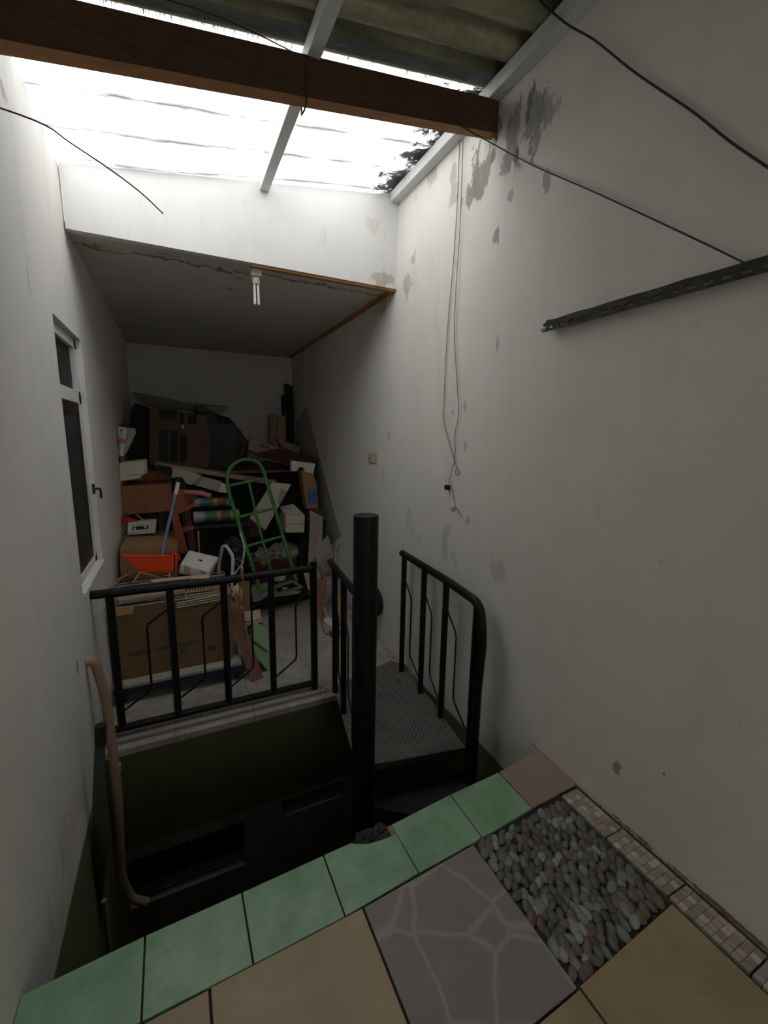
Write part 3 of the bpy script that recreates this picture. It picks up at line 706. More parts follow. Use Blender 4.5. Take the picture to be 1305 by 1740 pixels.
# ================================================================ LAMP, SOCKET, WALL IRON, WIRES
lx, ly = .535, 3.085
lamp = root('ceiling_lamp', (lx, ly, ZC-.2), 'unlit white tube lamp hanging from the alcove ceiling', 'lamp')
bm = box(lx-.045, lx+.045, ly-.042, ly+.045, ZC-.018, ZC); bx(bm, lx-.032, lx+.032, ly-.035, ly+.035, ZC-.062, ZC-.018)
build('base', bm, M['white'], lamp, bevel=.003)
smoothang(build('lamp_holder', tube([(lx, ly, ZC-.062), (lx, ly, ZC-.07), (lx, ly, ZC-.105)], [.022, .026, .025], 20), M['cream'], lamp))
for dx, dy in ((-.011, -.009), (.011, -.009)):
    p = [(lx+dx, ly+dy, ZC-.10), (lx+dx*1.1+.002, ly+dy, ZC-.228), (lx+dx*1.1+.002, ly+dy+.018, ZC-.228), (lx+dx, ly+dy+.018, ZC-.10)]
    T('tube', roundpath(p, .009, 5), .0065, M['tube_glass'], lamp, 12)
sp = PX(634, 779, XR); s_ = root('wall_socket', (XR, sp.y, sp.z-.04), 'yellowed double wall socket on the right wall', 'socket')
build('face_plate', box(XR-.012, XR+.0005, sp.y-.085, sp.y+.085, sp.z-.042, sp.z+.042), M['socket'], s_, bevel=.004)
for dy in (-.042, .042):
    build('socket_insert', tube([(XR-.014, sp.y+dy, sp.z), (XR-.010, sp.y+dy, sp.z)], .026, 20), M['white'], s_)
build('socket_hole', tube([(XR-.0155, sp.y+.045, sp.z), (XR-.0142, sp.y+.045, sp.z)], .012, 14), M['dark'], s_)
# slotted angle iron resting on wall pins
ir = root('slotted_angle_iron', (XR-.02, .9, 1.975), 'rusty slotted angle iron fixed horizontally on the right wall', 'angle iron')
y0, y1, zz = -.30, 1.485, 1.975
bm = bmesh.new(); bx(bm, XR-.042, XR-.0005, y0, y1, zz+.016, zz+.019)
bx(bm, XR-.044, XR-.041, y0, y1, zz+.004, zz+.019); bx(bm, XR-.044, XR-.041, y0, y1, zz-.018, zz-.008)
yy = y0; per = .05
while yy < y1-.01:
    bx(bm, XR-.044, XR-.041, yy, min(yy+.020, y1), zz-.008, zz+.004); yy += per
build('angle_bar', bm, M['rust'], ir)
bm = box(XR-.040, XR-.003, y0, y1-.01, zz+.019, zz+.027)
bmesh.ops.subdivide_edges(bm, edges=bm.edges[:], cuts=30, use_grid_fill=True)
for v in bm.verts:
    if v.co.z > zz+.022: v.co.z += .006*noise.noise(Vector((v.co.x*30, v.co.y*22, 0)))
build('dusty_lath', bm, M['rust'], ir)
T('wire_hook', roundpath([(XR-.02, 1.475, zz), (XR-.025, 1.515, zz+.004), (XR-.025, 1.505, zz-.012), (XR-.02, 1.47, zz-.004)], .008), .0018, M['rust'], ir, 6)
# wires
def wirepts(lst, n=4):
    p = [Vector(q) for q in lst]; out = []
    for i in range(len(p)-1):
        a, b, c, d = p[max(i-1, 0)], p[i], p[i+1], p[min(i+2, len(p)-1)]
        for k in range(n):
            t = k/n; out.append(.5*((2*b)+(c-a)*t+(2*a-5*b+4*c-d)*t*t+(3*b-a-3*c+d)*t**3))
    out.append(p[-1]); return out
def wire(name, lst, r, m, label, cat='wire', n=5):
    o = build(name, tube(wirepts(lst, n), r, 8), m, smooth=True); return tag(o, label, cat)
wire('clothes_line', [P(748, 195, 1.912), P(790, 218, 1.90), P(835, 243, 1.86), PX(880, 268, 1.495), PX(925, 290, 1.49), PX(1000, 322, 1.485), PX(1100, 368, 1.48), PX(1200, 415, 1.48), PX(1292, 460, 1.485)], .0026, M['cable'],
     'dark wire from the beam end down to the angle iron', 'wire')
wire('power_cable', [PX(880, -40, 1.36), PX(925, 8, 1.42), PX(965, 42, 1.455), PX(1010, 68, 1.485), PX(1072, 118, 1.495), PX(1118, 150, 1.50), PX(1180, 192, 1.50), PX(1240, 240, 1.50), PX(1320, 295, 1.50), PX(1500, 420, 1.505)], .0038, M['cable'],
     'thick dark cable crossing the rafter onto the right wall, uppermost wire', 'cable')
wire('loose_wire', [(XL+.0, P(0, 176, 1.50).y, P(0, 176, 1.5).z-.002), P(60, 205, 1.55), P(120, 243, 1.62), P(190, 290, 1.70), P(240, 328, 1.76), P(277, 363, 1.80)], .0021, M['cable'], 'thin loose wire sticking out from the left wall before the header', 'wire')
# thin wire along the roof behind the beam
wire('roof_wire', [P(255, -8, 1.70), P(330, 14, 1.74), P(410, 45, 1.80), P(505, 92, 1.90)], .0022, M['cable'], 'thin wire running under the roof sheets to the middle rafter', 'wire')
# hanging cord pair
cx_ = XR-.010
c = root('hanging_cord', (cx_, 2.25, 1.0), 'pair of thin brown cords dangling down the right wall below the beam', 'cord')
def onw(l, d=.010): return [PX(a, b, XR-d) for a, b in l]
T('strand', wirepts(onw([(781, 236), (779, 300), (775, 380), (770, 450), (762, 540), (757, 620), (754, 690), (753, 712), (764, 755), (772, 780), (776, 796)]), 4), .0022, M['cord'], c, 6)
T('strand', wirepts(onw([(787, 238), (785, 300), (781, 400), (776, 470), (772, 560), (776, 640), (779, 690), (778, 712), (773, 740), (773, 775), (769, 795), (763, 818)], .014), 4), .0022, M['cord'], c, 6)
T('loop', wirepts(onw([(776, 796), (774, 803), (778, 808), (781, 802), (777, 797)]), 4), .0022, M['cord'], c, 6)
T('tail', wirepts(onw([(763, 818), (767, 826), (771, 845), (773, 861), (768, 868), (767, 864), (773, 862), (779, 868), (783, 876), (786, 878)]), 4), .0022, M['cord'], c, 6)
q = PX(760, 828, XR-.016); o = build('switch_knob', tube([q+Vector((.012, 0, 0)), q+Vector((-.012, 0, 0))], .016, 14), M['dark'], c)
# ================================================================ CLUTTER helpers
exec_later = []
def carton(name, label, pts, Y, depth, m, flaps=(), tape=None, group=None, cat='box'):
    """front quad bl, br, tr, tl in pixels on plane Y; real depth; body + flaps + tape"""
    p = [clampx(P(a, b, Y)) for a, b in pts]; base = sum(p, Vector())/4+Vector((0, depth/2, 0)); base.z = min(v.z for v in p)
    r = root(name, base, label, cat, group)
    build('body', poly(p, (0, depth, 0)), m, r, bevel=.003)
    u = (p[2]-p[3])
    if 'front' in flaps:
        a, b = p[3], p[2]; d = Vector((0, -.06, -.05)); build('flap', poly([a, b, b+d, a+d], (0, .003, .003)), m, r)
    if 'up' in flaps:
        a, b = p[3]+Vector((0, depth, 0)), p[2]+Vector((0, depth, 0)); d = Vector((0, .03, .09)); build('flap', poly([a, b, b+d+u*-.1, a+d+u*.1], (0, .004, 0)), m, r)
    if tape:
        a = p[3].lerp(p[2], .46); b = p[3].lerp(p[2], .54); n = Vector((0, -.0012, 0)); dn = (p[0]-p[3])*.35
        build('tape', poly([a+n, b+n, b+dn+n, a+dn+n], (0, .001, 0)), M[tape], r)
    return r
def text_mesh(name, body, origin, xdir, ydir, size, m, parent):
    cu = bpy.data.curves.new(name, 'FONT'); cu.body = body; cu.size = size; cu.extrude = .0004; cu.offset = .0006; cu.align_x = 'LEFT'
    to = bpy.data.objects.new(name+'_tmp', cu); COL.objects.link(to); dg = bpy.context.evaluated_depsgraph_get(); me = bpy.data.meshes.new_from_object(to.evaluated_get(dg))
    bpy.data.objects.remove(to); x = Vector(xdir).normalized(); y = Vector(ydir).normalized(); zv = x.cross(y)
    bm = bmesh.new(); bm.from_mesh(me)
    for v in bm.verts: v.co = Vector(origin)+x*v.co.x+y*v.co.y+zv*v.co.z
    return build(name, bm, m, parent)

# ---- low bench carrying the big carton
lb = root('low_bench', (-.07, 3.2, ZF), 'low bench with pale dusty top and dark blue rail under the big carton', 'bench')
lz = P(280, 1152, 2.98).z
build('top', box(XL+.01, .335, 2.98, 3.56, lz-.022, lz), mat('dusty_bench_top', (.34, .31, .27), .9, .25, 14, .3, spot=(.18, .15, .11), spotamt=.4), lb, bevel=.003)
build('rail', box(XL+.02, .325, 2.995, 3.015, lz-.075, lz-.022), mat('dark_blue_rail', (.02, .025, .06), .6, .2, 9, .1), lb)
for x in (XL+.03, .29):
    for y in (3.03, 3.50): build('leg', box(x, x+.03, y, y+.03, ZF, lz-.022), M['dark'], lb)
# ---- big carton with upside-down lettering
cz = lz
Yc = 3.06
p0, p1, p2, p3 = P(188, 1162, Yc), P(374, 1108, Yc), P(372, 1012, Yc), P(170, 1052, Yc)
p0 = Vector((-.425, Yc, cz+.001)); p1 = Vector((.285, Yc, cz+.001)); p2 = Vector((.290, Yc, .395)); p3 = Vector((-.435, Yc, .400))
bc = root('large_carton', (-.07, 3.28, cz), 'large brown carton with upside-down lettering behind the railing', 'box')
build('body', poly([p0, p1, p2, p3], (0, .46, 0)), mat('large_brown_cardboard', (.185, .115, .058), .85, .15, 5, .2, spot=(.20, .11, .05), spotamt=.3), bc, bevel=.004)
ta, tb2 = P(354, 1084, Yc-.002), P(228, 1108, Yc-.002); td = (tb2-ta).normalized()
text_mesh('lettering', 'PT. HANAWA HABARI INDUSTRI', ta, td, Vector((td.z, 0, -td.x))*-1 if td.x > 0 else Vector((td.z, 0, -abs(td.x))), .034, M['ink'], bc)
text_mesh('printed_panel', 'KEEP DRY  FRAGILE', (.14, Yc-.002, .335), (-1, 0, .0), (0, 0, -1), .026, M['ink'], bc)
T('round_mark', [(-.045+.035*math.cos(t*math.pi/8), Yc-.001, .018+.035*math.sin(t*math.pi/8)) for t in range(17)], .005, mat('dull_blue_print', (.06, .09, .10), .8, .1, 9, 0), bc, 5)
build('mark_centre', box(-.052, -.038, Yc-.0015, Yc, .0, .036), M['ink'], bc)
build('flap', poly([(-.40, Yc, .398), (-.30, Yc, .398), (-.31, Yc-.03, .35), (-.41, Yc-.03, .345)], (0, -.003, 0)), M['carton'], bc)
build('cut_out', box(.12, .17, Yc-.0015, Yc+.001, -.02, .02), M['carton_dk'], bc)
# ---- wire drying rack on the carton
wr = root('wire_rack', (-.1, 3.2, .40), 'pale coated wire rack lying flat on the large carton', 'rack')
bm = bmesh.new(); zr = .410
tb(bm, [(-.455, 3.00, zr), (.285, 3.00, zr+.004), (.285, 3.50, zr+.004), (-.455, 3.50, zr)], .0035, 6, closed=True)
build('rim', bm, M['wire'], wr)
bm = bmesh.new(); tb(bm, [(-.46, 3.02, zr+.055), (.0, 3.02, zr+.058)], .003, 6); tb(bm, [(-.455, 3.25, zr+.06), (.05, 3.25, zr+.06)], .003, 6)
tb(bm, [(0, 3.02, zr+.058), (0, 3.00, zr)], .003, 6); tb(bm, [(0, 3.02, zr+.058), (.05, 3.25, zr+.06)], .003, 6); tb(bm, [(-.43, 3.02, zr+.055), (-.44, 3.00, zr)], .003, 6)
for k in range(5): tb(bm, [(-.455, 3.06+k*.09, zr), (.285, 3.06+k*.09, zr+.004)], .002, 5)
build('wires', bm, M['wire'], wr)
bm = bmesh.new()
for a, b in ((P(198, 985, 3.45), P(245, 965, 3.75)), (P(186, 1002, 3.45), P(214, 976, 3.65)), (P(238, 972, 3.55), P(222, 996, 3.40)), (P(238, 972, 3.55), P(280, 984, 3.45)), (P(288, 973, 3.5), P(288, 985, 3.45)), (P(262, 990, 3.5), P(280, 982, 3.5)), (P(280, 978, 3.5), P(289, 978, 3.5))): tb(bm, [a, b], .004, 6)
build('folded_arm', bm, M['wire'], wr)
# bars of tubes at the front right of the rack
for k in range(3): tag(T('metal_rod', [P(300, 1033-k*4, 3.02), P(378, 1018-k*4, 3.02)], .0035, M['whitemetal']), 'thin shiny rod lying on the front edge of the large carton', 'rod', 'rods on the large carton')
# boards lying in the rack
tag(build('board_offcut', box(-.40, -.02, 3.06, 3.30, zr+.008, zr+.034, Matrix.Translation((-.2, 3.2, 0)) @ Matrix.Rotation(.10, 4, 'Z') @ Matrix.Translation((.2, -3.2, 0))), M['pinkwood'], bevel=.002), 'grey pink board offcut lying in the wire rack', 'board')
tag(build('board_offcut', box(-.38, .10, 3.20, 3.30, zr+.036, zr+.055, Matrix.Translation((-.2, 3.2, 0)) @ Matrix.Rotation(-.22, 4, 'Z') @ Matrix.Translation((.2, -3.2, 0))), M['darkred'], bevel=.002), 'dark red board offcut lying across the wire rack', 'board')
# perforated foam tray
ft = root('notched_tray', P(310, 1003, 3.2), 'light brown tray with a notched edge on the large carton', 'tray')
a, b, c_, d = P(276, 1012, 3.12), P(357, 994, 3.12), P(356, 985, 3.30), P(257, 1001, 3.32)
a.z = b.z = .452; c_.z = d.z = .47
build('tray_top', poly([a, b, c_, d], (0, 0, -.006)), M['tan'], ft)
bm = bmesh.new(); n = 16
for k in range(n):
    q = a.lerp(b, (k+.1)/n); q2 = a.lerp(b, (k+.62)/n); ext(bm, [q, q2, q2+Vector((0, 0, -.035)), q+Vector((0, 0, -.035))], (0, .008, 0))
ext(bm, [a+Vector((0, 0, -.034)), b+Vector((0, 0, -.034)), b+Vector((0, 0, -.044)), a+Vector((0, 0, -.044))], (0, .012, 0))
build('notched_edge', bm, M['tan'], ft)

# ---- corrugated cartons behind the dustpan (down to the floor)
carton('flat_carton', 'ribbed brown carton standing behind the orange dustpan', [(205, 1075), (306, 1065), (302, 930), (203, 932)], 3.72, .40, M['carton'])
carton('flat_carton', 'ribbed brown carton just behind another, its rim showing above', [(210, 1040), (300, 1035), (298, 913), (208, 914)], 4.14, .28, M['carton'])
# ---- dustpan
dp = root('dustpan', P(265, 972, 3.62), 'bright orange dustpan with long blue handle standing on the rack', 'dustpan')
Yd = 3.56
top = [(208, 943), (225, 946), (293, 944), (305, 940)]
fr = [P(208, 943, Yd), P(293, 944, Yd), P(298, 941, Yd), P(303, 950, Yd), P(297, 970, Yd), P(290, 973, Yd), P(243, 974, Yd), P(236, 970, Yd)]
bm = bmesh.new(); ext(bm, fr, (0, .012, 0))
build('pan', bm, M['orange'], dp, bevel=.003)
bk = Vector((0, .09, -.012))
bm = bmesh.new(); ext(bm, [fr[7], fr[0], fr[0]+bk, fr[7]+bk], (.008, 0, 0)); ext(bm, [fr[4], fr[2], fr[2]+bk, fr[4]+bk], (-.008, 0, 0)); ext(bm, [fr[6], fr[5], fr[5]+bk, fr[6]+bk], (0, 0, .008))
build('side_wall', bm, M['orange'], dp)
T('rim', [P(206, 942, Yd), P(222, 946, Yd), P(290, 945, Yd), P(296, 940, Yd), P(304, 944, Yd), P(306, 952, Yd)], .006, M['orange'], dp, 8)
T('handle', [P(275, 943, Yd+.02), P(283, 905, Yd+.06), P(299, 838, Yd+.10)], .0115, M['blue_tube'], dp, 14)
T('grip', [P(298.5, 840, Yd+.10), P(303, 818, Yd+.12)], .0155, M['white'], dp, 14)
T('hanging_eye', [P(303, 819, Yd+.12), P(304, 811, Yd+.12)], .020, M['dark'], dp, 12)
# ---- white appliance cover
ap = root('appliance_cover', P(340, 975, 3.5), 'white square plastic appliance cover with a notched edge beside the dustpan', 'cover')
f_ = [P(303, 972, 3.46), P(304, 957, 3.46), P(313, 959, 3.46), P(313, 968, 3.46), P(327, 972, 3.46), P(328, 966, 3.46), P(338, 968, 3.46), P(352, 976, 3.46), P(348, 982, 3.46), P(330, 981, 3.46)]
f0 = [P(303, 975, 3.44), P(306, 958, 3.44), P(356, 972, 3.44), P(352, 984, 3.44)]
tp = [P(306, 958, 3.44), P(356, 972, 3.44), P(373, 946, 3.62), P(321, 934, 3.62)]
bm = bmesh.new(); vs = [bm.verts.new(v) for v in [f0[0], f0[3], tp[1], tp[0], f0[0]+Vector((.04, .22, -.02)), f0[3]+Vector((.06, .22, -.02)), tp[2], tp[3]]]
for q in ((0, 1, 2, 3), (3, 2, 6, 7), (1, 5, 6, 2), (0, 3, 7, 4), (4, 7, 6, 5), (0, 4, 5, 1)): bm.faces.new([vs[i] for i in q])
build('shell', bm, M['white'], ap, bevel=.012)
for a, b in ((313, 324), (341, 350)):
    t0 = (a-303)/50*14+958; part_px('notch', [(a, t0+12), (b, t0+14), (b, t0+3), (a, t0)], 3.435, .01, M['greycard'], ap)
build('slot', poly([P(338, 951, 3.53)+Vector((0, -.004, .004)), P(344, 953, 3.53)+Vector((0, -.004, .004)), P(344, 955, 3.52)+Vector((0, -.004, .004)), P(338, 953, 3.52)+Vector((0, -.004, .004))], (0, .0, .003)), M['dark'], ap)
# ---- white tube frame
fw = root('tube_frame', (.27, 3.3, ZF), 'white bent tube frame rising behind the railing beside the large carton', 'frame')
Yt = 3.62
zfl = ZF
pth = roundpath([P(372, 1000, Yt+.16), P(372, 960, Yt+.14), P(378, 929, Yt+.08), P(384, 927, Yt+.06), P(396, 945, Yt+.02), P(394, 990, Yt-.02), P(389, 1060, Yt-.04), P(390, 1094, Yt-.02)], .04, 5)
T('tube', pth, .0135, M['whitemetal'], fw, 14)
T('inner_tube', roundpath([P(398, 976, Yt+.10), P(412, 958, Yt+.10), P(416, 930, Yt+.12), P(408, 905, Yt+.12)], .03), .008, M['whitemetal'], fw, 10)
# small white appliance on the floor
o = lump('fan_housing', P(402, 1115, 3.28), (.075, .07, .055), M['white'], amp=.03, fs=1.5, seed=2, flat=ZF); tag(o, 'small rounded white plastic housing on the floor beside the bench', 'housing')
build('opening', tube([P(397, 1117, 3.2), P(397, 1117, 3.22)], .012, 12), M['dark'], o)

# ---- tile stacks and bundles
sc_ = P(430, 1062, 3.46); sx, sy = sc_.x, 3.54
for k in range(13):
    z0 = ZF+.001+k*.0165
    bmx = box(sx-.075, sx+.075, sy-.075, sy+.075, z0, z0+.010)
    mt = Matrix.Translation((sx, sy, 0)) @ Matrix.Rotation(random.uniform(-.15, .15), 4, 'Z') @ Matrix.Translation((-sx+random.uniform(-.008, .008), -sy, 0)); bmesh.ops.transform(bmx, matrix=mt, verts=bmx.verts)
    tag(build('spare_tile', bmx, M['terracotta'] if k < 12 else M['tan'], bevel=.001), 'terracotta backed floor tile stacked left of the dark crate' if k < 12 else 'tan tile lying flat on top of the spare tile stack', 'tile', 'stacked spare tiles' if k < 12 else None)
z0 = ZF+.001+13*.0165
tag(build('spare_tile', hexa([(sx-.07, sy-.05, z0), (sx+.07, sy-.05, z0), (sx+.07, sy-.05, z0+.009), (sx-.07, sy-.05, z0+.009), (sx-.06, sy+.10, z0+.02), (sx+.09, sy+.10, z0+.02), (sx+.09, sy+.10, z0+.03), (sx-.06, sy+.10, z0+.03)]), M['tan'], bevel=.001), 'tan tile tilted on the very top of the spare tile stack', 'tile')
# celadon tiles leaning
def leaning(name, pts, Yf, Yb, th, m, label, group=None):
    a, b, c_, d = [P(x, y, Y) for (x, y), Y in zip(pts, (Yf, Yf, Yb, Yb))]
    n = (b-a).cross(d-a).normalized()*th
    return tag(build(name, poly([a, b, c_, d], n), m, bevel=.001), label, 'tile', group)
leaning('green_spare_tile', [(425, 1085), (456, 1107), (456, 1073), (427, 1052)], 3.12, 3.22, .008, M['celadon'], 'pale green tile leaning foremost in the fanned tiles behind the railing', None)
for k, (dx, dy) in enumerate(((0, 6), (0, 12))):
    leaning('green_spare_tile', [(426, 1089+dy), (455, 1110+dy), (456, 1100+dy), (425, 1078+dy)], 3.11-.015*k, 3.20-.01*k, .006, M['tan'], 'pale tile edge in the middle of the fanned tiles', 'fanned tiles')
leaning('green_spare_tile', [(425, 1108), (456, 1142), (458, 1115), (424, 1086)], 3.03, 3.14, .007, M['celadon'], 'pale green tile leaning lowest in the fan, its corner on the floor', None)
# terracotta bundle tied with cord
A0, A1 = P(397, 1042, 3.16), P(437, 1150, 2.92)
A1.z = ZF+.004
ax = (A1-A0).normalized(); side = Vector((1, 0, .25)).normalized()
for k in range(7):
    off = side*(.013*k-.04)+Vector((0, .004*k, 0)); w_ = Vector((0, .10, .03))
    s0 = A0+off; s1 = A1+off; s1.z = ZF+.003
    tag(build('terracotta_tile_strip', poly([s0, s1, s1+w_*1.0, s0+w_], side*.0095), M['terracotta'], bevel=.001), 'long reddish tile strip standing in the tied bundle behind the railing', 'tile', 'terracotta strips in the bundle')
o = T('tying_cord', roundpath([P(412, 966, 2.645), P(414, 1000, 2.66), P(413, 1040, 2.80), P(415, 1062, 2.92), P(420, 1078, 2.90), P(413, 1092, 2.95)], .02), .0055, M['rope'])
tag(o, 'pinkish cord knotted over the black top rail and hanging down', 'cord')
bm = tube([P(410, 960, 2.66), P(411, 966, 2.642), P(411, 975, 2.640), P(412, 984, 2.65)], .007, 8); build('knot', bm, M['rope'], o).location = (0, 0, 0)
o2 = o.children[0]
for v in o2.data.vertices: pass
T('tail_strand', [P(407, 985, 2.66), P(408, 1030, 2.78), P(412, 1060, 2.90)], .004, M['rope'], o)
lump('knot_mass', P(417, 1068, 2.93), (.018, .018, .03), M['rope'], o, amp=.4, sub=3)
# ---- hand truck
ht = root('hand_truck', P(470, 1008, 3.98), 'green steel hand truck leaning on the clutter behind the railing', 'hand truck')
def Q(px, py): return P(px, py, 4.35-(py-780)/230*.38)
fr_ = roundpath([Q(443, 1007), Q(391, 845), Q(386, 822), Q(386, 802), Q(400, 785), Q(422, 779), Q(440, 786), Q(449, 803), Q(452, 815), Q(504, 988)], .05, 4)
T('frame_tube', fr_, .018, M['greenmetal'], ht, 14)
for a, b in (((391, 825), (452, 812)), ((405, 879), (468, 863)), ((419, 928), (482, 911)), ((434, 981), (500, 968)), ((440, 1007), (503, 987))): T('cross_bar', [Q(*a), Q(*b)], .014, M['greenmetal'], ht, 10)
T('middle_bar', [Q(423, 819), Q(441, 900), Q(462, 976)], .013, M['greenmetal'], ht, 10)

# ---- crate
ck = root('plastic_crate', PZ(478, 1028, ZF), 'dark slotted plastic crate on the floor under the hand truck', 'crate')
c0 = PZ(415, 1044, ZF); c1 = PZ(527, 1018, ZF); dv = (c1-c0); ln = dv.length; u = dv.normalized(); bkv = Vector((-u.y, u.x, 0)); Hc = .165
bm = bmesh.new(); ns = 34
def crbox(s0, s1, z0, z1, t=.008, o_=c0): ext(bm, [o_+u*s0+Vector((0, 0, z0)), o_+u*s1+Vector((0, 0, z0)), o_+u*s1+Vector((0, 0, z1)), o_+u*s0+Vector((0, 0, z1))], bkv*t)
crbox(0, ln, 0, .02); crbox(0, ln, .072, .088); crbox(0, ln, .14, Hc); 
for k in range(ns+1): crbox(ln*k/ns-.0035 if k else 0, ln*k/ns+.0035, .02, .14)
crbox(.20, .34, .088, .14)
for s in (0, ln-.01):
    ext(bm, [c0+u*s, c0+u*s+bkv*.24, c0+u*s+bkv*.24+Vector((0, 0, Hc)), c0+u*s+Vector((0, 0, Hc))], u*.01)
crbox(0, ln, 0, Hc, .008, c0+bkv*.232); ext(bm, [c0, c0+u*ln, c0+u*ln+bkv*.4, c0+bkv*.24], (0, 0, .008))
build('crate_body', bm, M['crate'], ck)
# lying frames on the crate
fz = ZF+Hc
def slab(name, label, cat, pts, z, th, m, group=None, tilt=None):
    q = [PZ(x, y, z) for x, y in pts]
    if tilt: q = [v+Vector((0, 0, t)) for v, t in zip(q, tilt)]
    return tag(build(name, poly(q, (0, 0, -th)), m, bevel=.001), label, cat, group)
fo = root('picture_frame', PZ(500, 1000, fz+.02), 'pale greenish empty frame lying on the dark crate', 'frame')
for pts in ([(470, 1012), (515, 998), (513, 994), (470, 1007)], [(513, 994), (515, 998), (496, 989), (494, 985)], [(494, 985), (497, 988), (462, 999), (462, 995)], [(462, 995), (465, 996), (474, 1009), (470, 1012)]):
    build('frame_side', poly([PZ(x, y, fz+.022) for x, y in pts], (0, 0, -.012)), M['celadon'], fo)
slab('flat_board', 'flat grey green board lying on the left end of the crate', 'board', [(430, 1022), (458, 1014), (455, 985), (424, 985)], fz+.012, .010, M['greycard'])
slab('flat_board', 'crumpled pale sheet beside the empty frame on the crate', 'board', [(463, 1014), (508, 1008), (512, 1004), (466, 1006)], fz+.008, .006, M['tan'])
o = lump('paper_scrap', PZ(476, 982, fz+.06), (.07, .05, .035), M['foam'], amp=.5, fs=5, seed=9); tag(o, 'crumpled pale paper lying behind the hand truck', 'paper')
o = lump('oval_dish', PZ(484, 1000, fz+.035), (.03, .018, .012), M['white'], amp=.02, sub=3); tag(o, 'small oval white soap dish on the crate', 'dish')
# ---- rags on a dark red crate
rz_ = P(470, 950, 4.30).z
rb = carton('red_chest', 'dark red wooden chest carrying the dusty rags', [(428, 1040), (508, 1030), (504, 949), (428, 957)], 4.50, .30, M['darkred'], cat='chest')
zt_ = P(470, 953, 4.50).z
o = lump('rag', (P(448, 945, 4.6).x, 4.62, zt_+.02), (.125, .14, .10), M['rag'], amp=.45, fs=5, seed=3, flat=zt_-.03); tag(o, 'crumpled dusty beige rag on the left half of the red chest', 'rag')
o = lump('rag', (P(485, 935, 4.6).x, 4.66, zt_+.035), (.165, .15, .12), M['rag'], amp=.4, fs=4, seed=8, flat=zt_-.02); tag(o, 'crumpled dusty beige rag on the right half of the red chest', 'rag')

# ---- dark items left-middle
carton('carton', 'dark reddish carton at the left wall under the stereo', [(194, 1060), (262, 1055), (262, 905), (194, 908)], 4.46, .40, M['carton_dk'])
carton('reddish_carton', 'reddish brown carton with raised flap between stereo and white cover', [(197, 876), (294, 868), (291, 822), (196, 826)], 4.44, .40, M['carton_red'], flaps=('up',))
build_flap = None
rd = root('stereo_radio', P(240, 908, 4.2), 'silver cassette radio on the cartons by the left wall', 'radio')
Ys = 4.18
build('body', prism_px([(216, 909), (264, 906), (266, 886), (217, 889)], Ys, .13), M['white'], rd, bevel=.006)
part_px('tape_window', [(224, 901), (252, 899), (253, 893), (225, 895)], Ys-.003, .004, M['dark'], rd)
for dy in (0, 5): part_px('groove', [(218, 906-dy*2.6), (264, 903-dy*2.6), (264, 902-dy*2.6), (218, 905-dy*2.6)], Ys-.002, .003, M['greycard'], rd)
for x, y in ((229, 898), (247, 896)): build('reel', tube([P(x, y, Ys-.006), P(x, y, Ys-.002)], .010, 12), M['white'], rd)
tag(build('red_tray', poly([P(198, 878, 4.36), P(210, 876, 4.36), P(238, 884, 4.25), P(214, 888, 4.22)], (0, 0, -.012)), M['red'], bevel=.002), 'flat red plastic lid lying behind the silver radio', 'lid')
tag(T('drumstick', [P(232, 875, 4.38), P(246, 886, 4.24)], .008, M['pinkwood']), 'short pale wooden stick lying on the silver radio', 'stick')
# white air conditioner cover
ac = root('plastic_cover', P(222, 818, 4.4), 'cream plastic cover with a stepped edge lying on the reddish carton', 'cover')
build('panel', prism_px([(199, 818), (240, 813), (240, 808), (246, 806), (245, 782), (194, 787)], 4.40, .30), M['cream'], ac, bevel=.008)
part_px('lip', [(216, 809), (240, 806), (240, 804), (216, 807)], 4.396, .006, M['greycard'], ac)
part_px('side_edge', [(246, 806), (250, 804), (249, 780), (245, 782)], 4.45, .10, M['cream'], ac)
tag(build('cardboard_scrap', prism_px([(183, 790), (193, 790), (199, 780), (186, 779)], 4.46, .12), M['yellow'], bevel=.002), 'scrap of ochre cardboard wedged against the left wall', 'cardboard')
# white box with orange tape
wb = root('taped_box', P(205, 776, 4.5), 'narrow white box with printed letters and orange tape on the cream cover', 'box')
Yw = 4.52
fpt = [(193, 774), (209, 776), (216, 727), (200, 724)]
build('body', prism_px(fpt, Yw, .10), M['foam'], wb, bevel=.002)
build('side', prism_px([(209, 776), (214, 771), (231, 735), (228, 727), (216, 727)], Yw+.01, .09), M['greycard'], wb, bevel=.002)
build('open_flap', poly([P(200, 724, Yw), P(216, 727, Yw), P(222, 720, Yw+.1), P(210, 719, Yw+.1)], (0, 0, .003)), M['carton_dk'], wb)
part_px('tape', [(195.5, 752), (212, 754), (213.5, 746), (197, 744)], Yw-.002, .002, M['orange_tape'], wb)
text_mesh('lettering', 'BROTHER', P(204, 728, Yw-.002), P(200, 745, Yw)-P(203, 728, Yw), P(212, 730, Yw)-P(203, 728, Yw), .035, M['blue'], wb)
text_mesh('lettering', 'CD 45', P(200, 757, Yw-.002), P(197, 775, Yw)-P(200, 757, Yw), P(210, 759, Yw)-P(200, 757, Yw), .035, M['blue'], wb)

